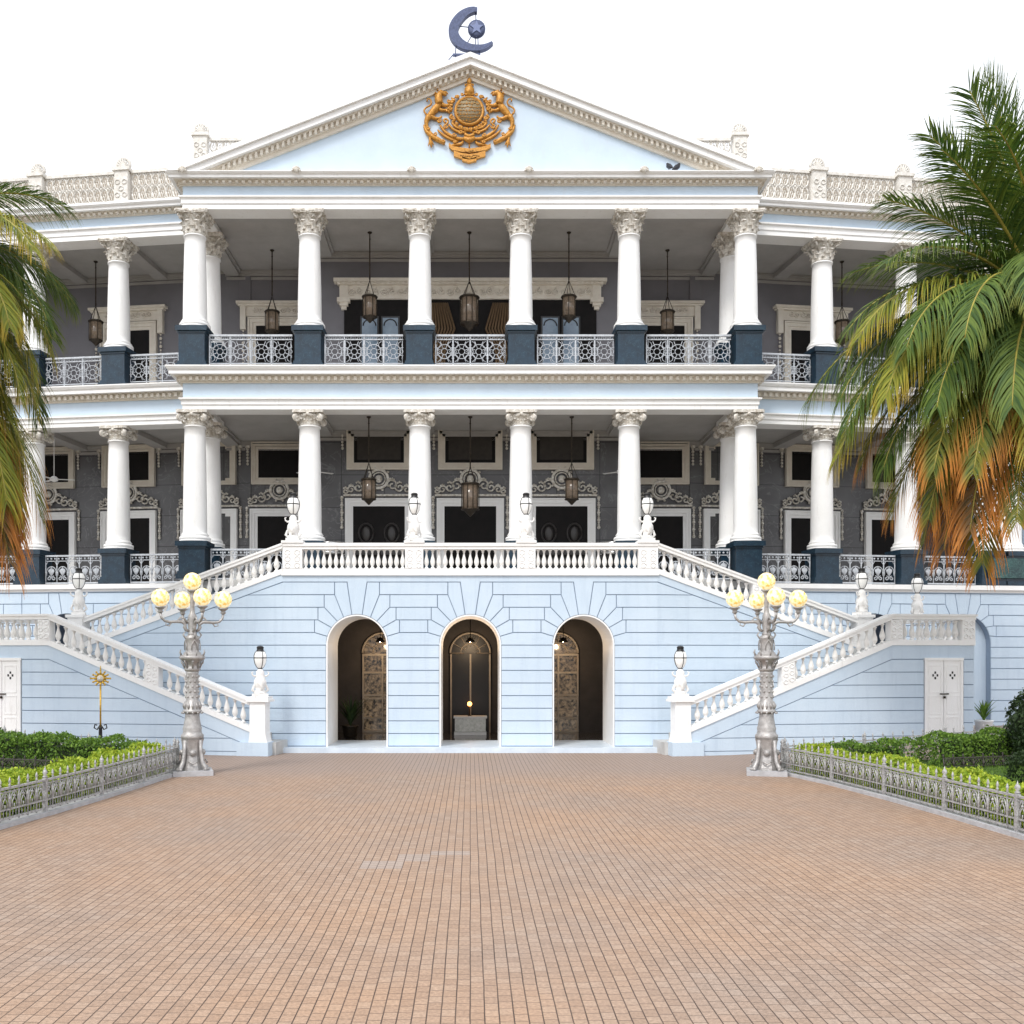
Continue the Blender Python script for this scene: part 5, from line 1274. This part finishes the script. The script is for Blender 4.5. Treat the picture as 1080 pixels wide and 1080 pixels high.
for x_ in (0,):
    et(mb, [(450, 625), (450, 600), (450, 575), (450, 552)], [22, 34, 32, 16], 0, 10); et(mb, [(450, 545), (450, 530), (450, 515), (450, 503)], [12, 15, 14, 4], -.02, 10)
    et(mb, [(418, 612), (450, 620), (482, 612)], [6, 7, 6], -.06); et(mb, [(425, 548), (450, 553), (475, 548)], [4, 5, 4], -.05)
    for k in (-1, 0, 1): et(mb, [(450 + k * 24, 560), (450 + k * 26, 548)], [6, 3], -.05)
for k in range(9): a = R(200 + k * 17.5); et(mb, [(450 + 98 * math.cos(a), 735 - 92 * math.sin(a)), (450 + 120 * math.cos(a + .12), 735 - 115 * math.sin(a + .12))], [14, 7], -.02)
et(mb, [(415, 885), (450, 905), (485, 885)], [12, 20, 12], -.03); et(mb, [(420, 860), (450, 880), (480, 860)], [10, 13, 10], -.02)
mb.build('crown', gold, ce)

# ================================================================== BIRDS on the cornice
def bird():
    root = empty('bird')
    MB().tube([(-.17, 0, .06), (-.08, 0, .12), (0, 0, .17), (.06, 0, .21), (.09, 0, .27), (.115, 0, .285), (.15, 0, .275)], [.012, .05, .072, .065, .042, .036, .006], 8).build('body', mat("dark_bird_feathers", (.02, .022, .03), rough=.5), root)
    MB().tube([(0, .02, .1), (0.01, .02, 0)], .008, 4).tube([(0, -.02, .1), (0.01, -.02, 0)], .008, 4).build('legs', bronze, root)
    return root
bd = bird()
place(bd, False, (lx(706, 1.85), 1.85, ZCO2), R(110), 'left one of two dark birds perched on the right part of the pediment ledge', 'bird', 'birds on the pediment ledge')
place(bd, True, (lx(713.5, 1.9), 1.9, ZCO2), R(35), 'right one of two dark birds perched on the right part of the pediment ledge', 'bird', 'birds on the pediment ledge')

# ================================================================== GARDEN: kerbs, fences, hedges, lawn
def fence_panel(L, h=.50, mt=None):
    mt = mt or fencem
    mb = MB(); n = max(2, round(L / .225)); W = L / n
    mb.box(0, L, -.022, .022, h - .03, h); mb.box(0, L, -.015, .015, .17, .19); mb.box(0, L, -.015, .015, .04, .065); mb.box(0, L, -.010, .010, h - .075, h - .06)
    for i in range(n):
        x = i * W; cx = x + W / 2
        mb.tube([(x, 0, .02), (x, 0, h)], .013, 5)
        mb.lathe([(.012, h), (.02, h + .03), (.008, h + .05), (.022, h + .075), (.012, h + .11), (.001, h + .14)], 6, (x, 0, 0))
        for s_ in (-1, 1):
            mb.tube([(cx + s_ * W * .40, 0, .19), (cx + s_ * W * .40, 0, .30), (cx + s_ * W * .28, 0, h - .12), (cx, 0, h - .05)], .011, 4)
            mb.tube([(cx + s_ * W * .22, 0, .19), (cx + s_ * W * .22, 0, .28), (cx, 0, h - .15)], .009, 4)
            
        mb.sphere((cx, 0, .36), .022, 6, 4); mb.tube([(cx, 0, .19), (cx, 0, .25)], .01, 4); mb.tube([(cx, 0, .32), (cx, 0, .43)], .009, 4)
        for k in (.33, .67): mb.tube([(x + k * W, 0, .065), (x + k * W, 0, .17)], .007, 3)
    return mb.mesh('fence_panel', mt)
def fence_post(h=.50):
    mb = MB(); mb.box(-.03, .03, -.03, .03, 0, h + .02); mb.lathe([(.03, h + .02), (.04, h + .04), (.018, h + .06), (.042, h + .10), (.03, h + .13), (.01, h + .16), (.001, h + .20)], 8)
    return mb.mesh('fence_post', fencem)
darkiron = mat('rusty_dark_iron', (0.09, 0.08, 0.075), (0.05, 0.04, 0.035), rough=.7, scale=20)
PM = {}; fpost = fence_post()
def fence(pts, label, kerb=True, step=1.8, side=1, grp='low iron fences round the garden beds', zoff=.06):
    root = empty('garden_fence', (pts[0][0], pts[0][1], g(*pts[0])), label=label, cat='fence', group=grp)
    B = Vector(root.location)
    # resample polyline
    P = [Vector(p) for p in pts]; segs = []
    out = [P[0]]; carry = 0
    dist = [0]
    for i in range(1, len(P)): dist.append(dist[-1] + (P[i] - P[i - 1]).length)
    def at(d):
        for i in range(1, len(P)):
            if d <= dist[i] + 1e-6: t = (d - dist[i - 1]) / (dist[i] - dist[i - 1]); return P[i - 1].lerp(P[i], t)
        return P[-1]
    n = max(1, round(dist[-1] / step)); Q = [at(dist[-1] * i / n) for i in range(n + 1)]
    for i in range(n):
        a, b = Q[i], Q[i + 1]; L = (b - a).length; key = (round(L, 2), kerb)
        if key not in PM: PM[key] = fence_panel(key[0], mt=None if kerb else darkiron)
        ang = math.atan2(b.y - a.y, b.x - a.x); za = g(a.x, a.y) + zoff; zb_ = g(b.x, b.y) + zoff
        o = inst(PM[key], 'fence_panel', root, (a.x - B.x, a.y - B.y, za - B.z)); o.rotation_euler = (0, -math.atan2(zb_ - za, L), ang)
    for a in (Q if kerb else ()): inst(fpost, 'fence_post', root, (a.x - B.x, a.y - B.y, g(a.x, a.y) + zoff - B.z))
    if kerb:
        mb = MB()
        path = [(q.x - B.x, q.y - B.y) for q in Q]
        if side < 0: path = path[::-1]
        mb.sweep([(-.08, -.03), (.30, -.03), (.30, .055), (.28, .06), (-.08, .06)][::-1], path); mb.build('stone_kerb', kerbm, root)
    return root
FR = [(6.50, -5.05), (6.95, -7.2), (7.22, -9.6), (7.38, -12.0), (7.46, -14.5), (7.5, -18.0)]
FL = [(-6.10, -5.05), (-6.22, -7.2), (-6.38, -9.6), (-6.70, -12.0), (-6.98, -14.5), (-7.2, -18.0)]
fence(FR, 'curved low iron fence with spikes along the right garden bed', side=-1)
fence(FL, 'curved low iron fence with spikes along the left garden bed', side=1)
fence([(6.65, -4.75), (8.5, -4.4), (10.8, -4.1), (14.0, -3.8)], 'low iron fence behind the right bed facing the right stair', kerb=True, side=1)
fence([(-6.25, -4.75), (-8.5, -4.4), (-10.8, -4.1), (-14.0, -3.8)], 'low iron fence behind the left bed facing the left stair', kerb=True, side=-1)
# lawns and beds
def bed(sgn, F_, nm):
    inner = [(x + sgn * .12, y) for x, y in F_]
    ys = fr(-18, -4.4, 34); xs_ = fr(0, 1, 24); vs = []
    def edge(y):
        for (a, b) in zip(inner, inner[1:]):
            if b[1] <= y <= a[1]: t = (y - b[1]) / (a[1] - b[1]); return b[0] + (a[0] - b[0]) * t
        return inner[0][0] if y > inner[0][1] else inner[-1][0]
    for y in ys:
        for t in xs_: x = edge(y) + sgn * 12 * t; vs.append((x, y - .0, g(x, y) + .045))
    n = len(xs_); fs = [(j * n + i, j * n + i + 1, (j + 1) * n + i + 1, (j + 1) * n + i) for j in range(len(ys) - 1) for i in range(n - 1)]
    if sgn < 0: fs = [f[::-1] for f in fs]
    o = MB().add(vs, fs, True).build(nm, lawnm); o['kind'] = 'structure'
    rng = random.Random(3 + sgn); mb = MB()
    for _ in range(16000):
        y = rng.uniform(-10.5, -4.9); e = edge(y); x = e + sgn * rng.uniform(.6, 6.5); z = g(x, y) + .045; a = rng.uniform(0, PI); h = rng.uniform(.03, .08); wv = .008
        mb.add([(x - wv * math.cos(a), y - wv * math.sin(a), z), (x + wv * math.cos(a), y + wv * math.sin(a), z), (x + rng.uniform(-.03, .03), y + rng.uniform(-.03, .03), z + h)], [(0, 1, 2)])
    mb.attr['rnd'] = [rng.random() for _ in mb.v]
    o = mb.build('grass', hedge_green); o['kind'] = 'stuff'
    tag(o, 'short green grass of the %s garden lawn' % ('right' if sgn > 0 else 'left'), 'grass')
bed(1, FR, 'lawn'); bed(-1, FL, 'lawn')

def hedge(pts, w_, h, material, label, seed=1, leaf=.045, dens=900, grp='clipped hedges of the garden beds', lump=.06, name='hedge'):
    rng = random.Random(seed)
    root = empty(name, (pts[0][0], pts[0][1], g(*pts[0])), label=label, cat='hedge' if name == 'hedge' else 'bush', group=grp, world=True)
    P = [Vector(p) for p in pts]; core = MB(); mb = MB(); rnd = []
    tot = 0
    for a, b in zip(P, P[1:]):
        L = (b - a).length; d = (b - a) / L; nn = Vector((d.y, -d.x)); k = max(1, int(L / .25))
        for i in range(k):
            if (a is P[0] and i * L / k < .3) or (b is P[-1] and (i + 1) * L / k > L - .3): continue
            c0 = a + d * (i * L / k); c1 = a + d * ((i + 1) * L / k); c = (c0 + c1) / 2; z = g(c.x, c.y)
            hh = h * .78 + rng.uniform(-.02, .03); ww = w_ * .38
            core.prismz([tuple(c0 + nn * ww), tuple(c1 + nn * ww), tuple(c1 - nn * ww), tuple(c0 - nn * ww)], z + .02, z + hh)
        N = int(dens * L * (w_ + 2 * h))
        for _ in range(N):
            t = rng.uniform(-.02, 1.02); q = a + d * (t * L); u = rng.uniform(-1, 1); face = rng.random() * (w_ + 2 * h)
            lumpv = lump * math.sin(q.x * 5.1 + q.y * 3.3 + seed) + lump * .7 * math.sin(q.x * 11 - q.y * 9) + rng.gauss(0, .025)
            if face < w_: off = u * w_ / 2; z = h + lumpv - .05 * abs(u) ** 3
            else: off = math.copysign(w_ / 2 + lumpv * .6 - rng.random() * .05, u); z = rng.uniform(.03, h)
            c = Vector((q.x + nn.x * off, q.y + nn.y * off, g(q.x, q.y) + max(.03, z)))
            s_ = leaf * rng.uniform(.6, 1.4); ax = Vector((rng.gauss(0, 1), rng.gauss(0, 1), rng.gauss(0, .6))).normalized(); bx = ax.orthogonal(); bx.rotate(Matrix.Rotation(rng.uniform(0, 6.28), 3, ax))
            cx = ax.cross(bx); mb.add([c - bx * s_ * .5, c + cx * s_ * .28, c + bx * s_ * .5, c - cx * s_ * .28], [(0, 1, 2, 3)]); v = rng.random(); rnd += [v * .7 + .3 * (z / h)] * 4 if False else [v] * 4
    core.build('hedge_core', hedge_core, root); mb.attr['rnd'] = rnd; mb.build('foliage', material, root); return root
def off(F_, d, sgn, y0, y1): return [(x + sgn * d, y) for x, y in F_ if y1 <= y <= y0]
hedge([(6.95, -5.2), (7.45, -7.2), (7.75, -9.6), (7.9, -12.0), (7.95, -14.5)], .62, .56, hedge_lime, 'yellow green clipped hedge just inside the right curved fence', 2, dens=1500)
hedge([(-6.6, -5.2), (-6.8, -7.2), (-7.0, -9.6), (-7.3, -12.0), (-7.6, -14.5)], .62, .56, hedge_lime, 'yellow green clipped hedge just inside the left curved fence', 3, dens=1500)
hedge([(7.2, -5.15), (8.3, -5.0), (9.2, -4.95)], .55, .55, hedge_green, 'green hedge at the back of the right bed next to the lamp post', 4, dens=1500)
hedge([(9.45, -5.0), (10.8, -4.85), (13.2, -4.6)], .7, .60, hedge_green, 'green hedge at the back of the right bed below the white door', 5, dens=1500)
hedge([(-6.9, -5.05), (-9, -4.95), (-11.2, -4.8), (-14, -4.6)], .7, .66, hedge_green, 'long dark green hedge at the back of the left bed below the gold sign', 6, dens=1500)
hedge([(9.9, -8.0), (11.4, -7.6), (12.6, -7.4)], .9, .60, hedge_dark, 'low dark green shrub row at the right edge behind the lime hedge', 7, dens=1400)
hedge([(-8.1, -9.6), (-9.2, -9.2)], .8, .62, hedge_lime, 'lime green shrub clump on the left lawn at the photo edge', 8, dens=1400)
# inner dark low fences along the back hedges
fence([(9.6, -5.65), (13.0, -5.3)], 'small iron fence in front of the green hedge below the white door', kerb=False, zoff=.02).scale = (1, 1, .55)
fence([(-8.2, -5.6), (-11.8, -5.35)], 'small iron fence in front of the long hedge of the left bed', kerb=False, zoff=.02).scale = (1, 1, .55)
# round topiary
def bush(c, r, zc_, material, label, seed, name='round_bush', n=9000, leaf=.06):
    rng = random.Random(seed); root = empty(name, (c[0], c[1], g(*c)), label=label, cat='bush', world=True)
    MB().sphere((c[0], c[1], zc_), r * .86, 14, 10).tube([(c[0], c[1], g(*c)), (c[0], c[1], zc_)], .07, 6).build('bush_core', hedge_core, root)
    mb = MB(); rnd = []
    for _ in range(n):
        d = Vector((rng.gauss(0, 1), rng.gauss(0, 1), rng.gauss(0, 1))).normalized(); rr = r * (1 + .05 * math.sin(d.x * 9) + .05 * math.sin(d.z * 11 + d.y * 7) + rng.gauss(0, .035)) * (.93 + .07 * rng.random())
        p = Vector((c[0], c[1], zc_)) + d * rr
        if p.z < g(*c) + .03: continue
        s_ = leaf * rng.uniform(.6, 1.4); ax = (d + Vector((rng.gauss(0, .5), rng.gauss(0, .5), rng.gauss(0, .5)))).normalized(); bx = ax.orthogonal(); bx.rotate(Matrix.Rotation(rng.uniform(0, 6.28), 3, ax)); cx = ax.cross(bx)
        mb.add([p - bx * s_ * .5, p + cx * s_ * .28, p + bx * s_ * .5, p - cx * s_ * .28], [(0, 1, 2, 3)]); rnd += [rng.random()] * 4
    mb.attr['rnd'] = rnd; mb.build('foliage', material, root); return root
bush((11.75, -5.9), .92, 1.05, hedge_dark, 'round dark green clipped bush at the right edge of the photo', 11)
# potted plants by the right landing
def potted(loc, label, tall=False, seed=1):
    root = empty('potted_plant', loc, label=label, cat='plant'); rng = random.Random(seed)
    MB().lathe([(.14, 0), (.2, .05), (.22, .30), (.25, .33), (.25, .36), (.19, .37), (.18, .32)], 14).build('pot', white if not tall else bronze, root)
    mb = MB(); rnd = []; H = 1.2 if tall else .85
    for k in range(46):
        a = rng.uniform(0, 6.28); l = rng.uniform(.4, 1) * H; e = rng.uniform(.05, .35) * (1.6 if tall else 1); pts = []
        for i in range(5): t = i / 4; pts.append(Vector((math.cos(a) * e * t ** 1.5 * 1.3, math.sin(a) * e * t ** 1.5 * 1.3, .34 + l * t * (1 - .25 * t))))
        for i in range(4):
            wv = (.022, .035, .03, .018)[i]; wn = (.035, .03, .018, .002)[i]; px_, py_ = -math.sin(a), math.cos(a)
            p, q = pts[i], pts[i + 1]; mb.add([p + Vector((px_, py_, 0)) * wv, p - Vector((px_, py_, 0)) * wv, q - Vector((px_, py_, 0)) * wn, q + Vector((px_, py_, 0)) * wn], [(0, 1, 2, 3)]); rnd += [rng.random()] * 4
    mb.attr['rnd'] = rnd; mb.build('leaves', hedge_dark if tall else hedge_green, root); return root
potted((14.1, 1.6, g(14.1, 1.6)), 'leafy plant in a white pot in the gap beyond the right stair', False, 3)
potted((-3.45, 2.9, .13), 'tall dark potted plant inside the left arch', True, 4)
# reception desk and trolley inside the middle arch
dk = empty('reception_desk', (0.0, 4.2, .13), label='white carved desk standing inside the middle arch', cat='desk')
pearl = mat("inlaid_white_desk", (0.90, 0.90, 0.86), (0.66, 0.68, 0.62), rough=.3, scale=14, detail=2)
MB().box(-.46, .46, -.25, .25, .10, .50).build('desk_front', pearl, dk); MB().box(-.50, .50, -.29, .29, .50, .56).box(-.48, .48, -.27, .27, 0, .09).build('desk_top', white, dk)
tl = empty('table_lamp', (-.02, 4.2, .69), label='small orange lit lamp standing on the white desk in the middle arch', cat='lamp')
MB().lathe([(.07, 0), (.02, .03), (.02, .30)], 8).build('lamp_foot', bronze, tl); MB().sphere((0, 0, .36), .07, 10, 6).build('bulb', mat("orange_bulb", (1, .5, .2), emit=(1, .35, .08), es=5), tl)

# ================================================================== GOLD SIGN
gs = empty('gold_sign', (lx(106, -2.4), -2.4, g(-8.8, -2.4)), label='small gold sunburst sign on a thin pole by the left stair', cat='sign')
mb = MB(); mb.lathe([(.16, 0), (.16, .04), (.05, .10), (.04, .62), (.06, .66)], 12)
for s_ in (-1, 1): mb.tube([(0, 0, .72), (s_ * .08, 0, .60), (s_ * .15, 0, .64), (s_ * .13, 0, .72), (s_ * .08, 0, .70)], .018, 5)
mb.build('scroll_foot', black, gs)
MB().lathe([(.022, .62), (.022, 1.62)], 8).build('sign_pole', golds, gs)
mb = MB(); mb.lathe([(.001, -.02), (.10, -.02), (.12, 0), (.10, .02), (.001, .02)], 16)
hd = MB(); hd.merge(mb, Matrix.Translation((0, 0, 1.80)) @ Matrix.Rotation(R(90), 4, 'X'))
for k in range(12):
    a = 2 * PI * k / 12; l = .20 if k % 3 else .23; hd.tube([(.09 * math.cos(a), 0, 1.80 + .09 * math.sin(a)), (l * math.cos(a), 0, 1.80 + l * .85 * math.sin(a))], [.035, .014], 5); hd.sphere((l * math.cos(a), 0, 1.80 + l * .85 * math.sin(a)), .026, 6, 4)
hd.tube([(0, 0, 1.98), (0, 0, 2.10)], [.02, .008], 5); hd.build('sunburst', golds, gs)
MB().lathe([(.001, 0), (.075, 0), (.075, .01), (.001, .01)], 16).build('sign_face', capm, gs, Matrix.Translation((0, -.022, 1.80)) @ Matrix.Rotation(R(90), 4, 'X'))

# ================================================================== PALMS
def frond(az, el, length, droop, rng, material, root, crown, name='frond', hang=1.0, label=None, nleaf=62, p=1.25, twist=0):
    az, el, droop = R(az), R(el), R(droop); n = 26; pts = [Vector((0, 0, 0))]; seg = length / n
    for i in range(n):
        t = (i + .5) / n; e = el - droop * t ** p; a2 = az + R(twist) * t; pts.append(pts[-1] + Vector((math.cos(a2) * math.cos(e), math.sin(a2) * math.cos(e), math.sin(e))) * seg)
    pts = [crown + Vector((math.cos(az), math.sin(az), 0)) * .12 + q for q in pts]
    rc = MB().tube(pts, [.045 * (1 - .88 * (i / n)) + .004 for i in range(n + 1)], 5).build(name, rachis_m, root)
    mb = MB(); tip = []; rnd = []
    for k in range(nleaf):
        t = .10 + .90 * (k / (nleaf - 1)) ** .95; f = t * n; i = min(n - 1, int(f)); q = pts[i].lerp(pts[i + 1], f - i); T = (pts[i + 1] - pts[i]).normalized()
        S = T.cross(Vector((0, 0, 1)));
        if S.length < .05: S = Vector((-math.sin(az), math.cos(az), 0))
        S.normalize(); U = S.cross(T)
        L = (1.42 * math.sin(PI * (t * .76 + .16)) ** .7) * length / 4.6 * rng.uniform(.85, 1.1)
        for sd in (-1, 1):
            if rng.random() < .04: continue
            D = (S * sd * (.85 + rng.gauss(0, .1)) + T * (.55 + .5 * t + rng.gauss(0, .08)) + U * (.15 + rng.gauss(0, .10))).normalized()
            P0 = q.copy(); m = 5; w0 = .019 * rng.uniform(.8, 1.2); row = []; wd = T.cross(D);
            wv = (T - D * T.dot(D)).normalized(); rv = rng.random()
            grav = hang * rng.uniform(1.0, 1.7)
            for j in range(m + 1):
                u = j / m; ww = w0 * (.5 + 1.3 * u if u < .35 else 1.0 - (u - .35) * 1.45) ; ww = max(.002, ww)
                row.append((P0 + wv * ww, P0 - wv * ww)); D = (D + Vector((0, 0, -1)) * grav * .30 * (u + .25)).normalized(); P0 = P0 + D * (L / m)
                tip += [u * .6 + t * .4] * 2; rnd += [rv] * 2
            vs = [x for r in row for x in r]; mb.add(vs, [(2 * j, 2 * j + 1, 2 * j + 3, 2 * j + 2) for j in range(m)], False)
    mb.attr['tip'] = tip; mb.attr['rnd'] = rnd
    mb.build('leaflets', material, rc)
    return rc
def palm(base, crown, spec, label, seed, dens=1.0):
    rng = random.Random(seed); root = empty('palm_tree', base, label=label, cat='palm tree', group='coconut palms framing the palace')
    B = Vector(base); C = Vector(crown) - B; pts = []; n = 26
    for i in range(n + 1):
        t = i / n; q = Vector((C.x * t ** 1.6, C.y * t ** 1.6, C.z * t)); pts.append(q)
    mb = MB(); mb.tube(pts, [.24 * (1 - .42 * i / n) + (.10 if i == 0 else 0) + (.012 if i % 2 else 0) for i in range(n + 1)], 14); mb.build('trunk', trunk_m, root)
    hb_ = MB(); 
    for k in range(14): a = k * 2.4; hb_.tube([C + Vector((math.cos(a) * .1, math.sin(a) * .1, -.45 + .03 * k)), C + Vector((math.cos(a) * .24, math.sin(a) * .24, -.15 + .03 * k)), C + Vector((math.cos(a) * .30, math.sin(a) * .30, .15))], [.09, .08, .05], 6)
    hb_.build('crown_shaft', trunk_m, root)
    for sp in spec:
        az, el, ln, dr, mm = sp[:5]; hg = sp[5] if len(sp) > 5 else 1.0
        frond(az, el, ln, dr, rng, mm, root, C, hang=hg, nleaf=int(118 * dens), twist=rng.uniform(-8, 8))
G, LM, TU, DE = palm_green, palm_lime, palm_turn, palm_dead
specR = [(170, 86, 5.3, 18, G, .25), (110, 82, 5.2, 25, G, .3), (190, 80, 5.0, 26, G, .35), (186, 69, 4.6, 30, G, .4), (205, 60, 4.4, 42, G, .6), (178, 57, 4.3, 46, G, .7), (165, 48, 4.3, 66, G, .8), (198, 44, 4.5, 78, G, .9), (230, 66, 4.6, 60, G, .7),
         (180, 36, 4.8, 92, G, 1.3), (193, 30, 5.1, 90, LM, 1.5), (207, 24, 5.0, 92, G, 1.5), (168, 24, 4.9, 92, G, 1.5), (222, 26, 4.9, 100, G, 1.4), (240, 34, 4.6, 100, G, 1.3), (258, 45, 4.6, 95, LM, 1.2),
         (183, 14, 5.3, 82, G, 1.7), (176, 18, 5.7, 84, G, 1.8), (188, 4, 5.6, 74, G, 1.8), (182, -6, 5.7, 64, LM, 1.8), (199, 10, 5.3, 82, LM, 1.7), (172, 6, 5.0, 84, G, 1.7), (213, 2, 5.0, 78, G, 1.6), (230, -2, 4.8, 78, G, 1.6), (248, 4, 4.6, 85, G, 1.5),
         (178, -12, 5.2, 62, TU, 1.6), (192, -16, 5.3, 58, G, 1.6), (207, -22, 5.3, 52, TU, 1.6), (222, -26, 5.2, 50, TU, 1.5), (240, -24, 5.0, 54, LM, 1.5), (165, -22, 5.0, 56, G, 1.5),
         (180, -34, 5.4, 42, TU, 1.5), (196, -38, 5.5, 40, TU, 1.4), (212, -44, 5.6, 36, DE, 1.3), (230, -46, 5.4, 34, TU, 1.3), (188, -52, 5.6, 30, DE, 1.3), (204, -58, 5.8, 26, TU, 1.2), (245, -55, 5.2, 28, DE, 1.2), (172, -50, 5.4, 30, TU, 1.3),
         (20, 40, 4.6, 90, G), (60, 50, 4.6, 80, G), (100, 45, 4.6, 85, G), (130, 25, 4.6, 90, G), (300, 40, 4.6, 90, G), (330, 15, 4.6, 95, G), (0, -10, 4.6, 70, G), (110, -5, 4.6, 80, G), (280, 0, 4.6, 85, TU), (70, 0, 4.6, 85, G), (310, -40, 4.6, 40, DE)]
palm((13.6, -3.2, g(13.6, -3.2)), (12.42, -4.4, 9.75), specR, 'coconut palm on the right with long green fronds and hanging orange dry ones', 21)
specL = [(5, 55, 4.0, 80, G, .9), (-8, 38, 4.0, 88, LM, 1.1), (15, 30, 4.0, 90, G, 1.2), (-22, 36, 4.2, 95, LM, 1.1), (0, 18, 3.9, 92, G, 1.4), (20, 8, 4.0, 88, LM, 1.4), (-18, 8, 4.1, 86, LM, 1.5), (8, -4, 4.0, 82, LM, 1.5), (-36, 12, 4.2, 88, G, 1.4), (30, 34, 4.0, 90, G, 1.2),
         (15, -18, 4.3, 66, LM, 1.5), (-6, -18, 4.3, 66, LM, 1.5), (-26, -18, 4.4, 64, LM, 1.5), (2, -34, 4.6, 52, LM, 1.5), (-16, -38, 4.8, 48, LM, 1.4), (18, -38, 4.7, 48, LM, 1.4), (-34, -38, 4.8, 44, TU, 1.4), (-5, -50, 5.2, 36, TU, 1.3), (-22, -54, 5.4, 32, TU, 1.3), (10, -56, 5.4, 30, TU, 1.3), (-12, -52, 6.3, 30, DE, 1.2), (0, -56, 6.5, 26, TU, 1.2), (10, -54, 6.4, 28, DE, 1.2), (-26, -54, 6.3, 28, TU, 1.2), (4, -48, 5.9, 36, LM, 1.3), (-4, -60, 6.9, 18, DE, 1.1), (6, -46, 6.2, 34, TU, 1.2), (-14, -46, 6.0, 36, LM, 1.2),
         (-60, 20, 4.5, 90, G), (-80, 40, 4.5, 90, G), (-60, -30, 4.5, 55, LM), (-50, -55, 4.8, 30, DE), (180, 30, 4.5, 90, G), (150, 45, 4.5, 80, G), (210, 40, 4.5, 85, G), (240, 20, 4.5, 90, G), (120, 20, 4.5, 90, G), (90, 40, 4.5, 85, G), (60, 30, 4.5, 85, G), (45, -10, 4.5, 75, G), (190, -20, 4.5, 60, TU)]
palm((-13.0, -4.6, g(-13.0, -4.6)), (-12.1, -5.2, 10.75), specL, 'coconut palm on the left with yellowing fronds hanging at the photo edge', 22)
for o in bpy.data.objects:
    if 'worldkids' in o: del o['worldkids']
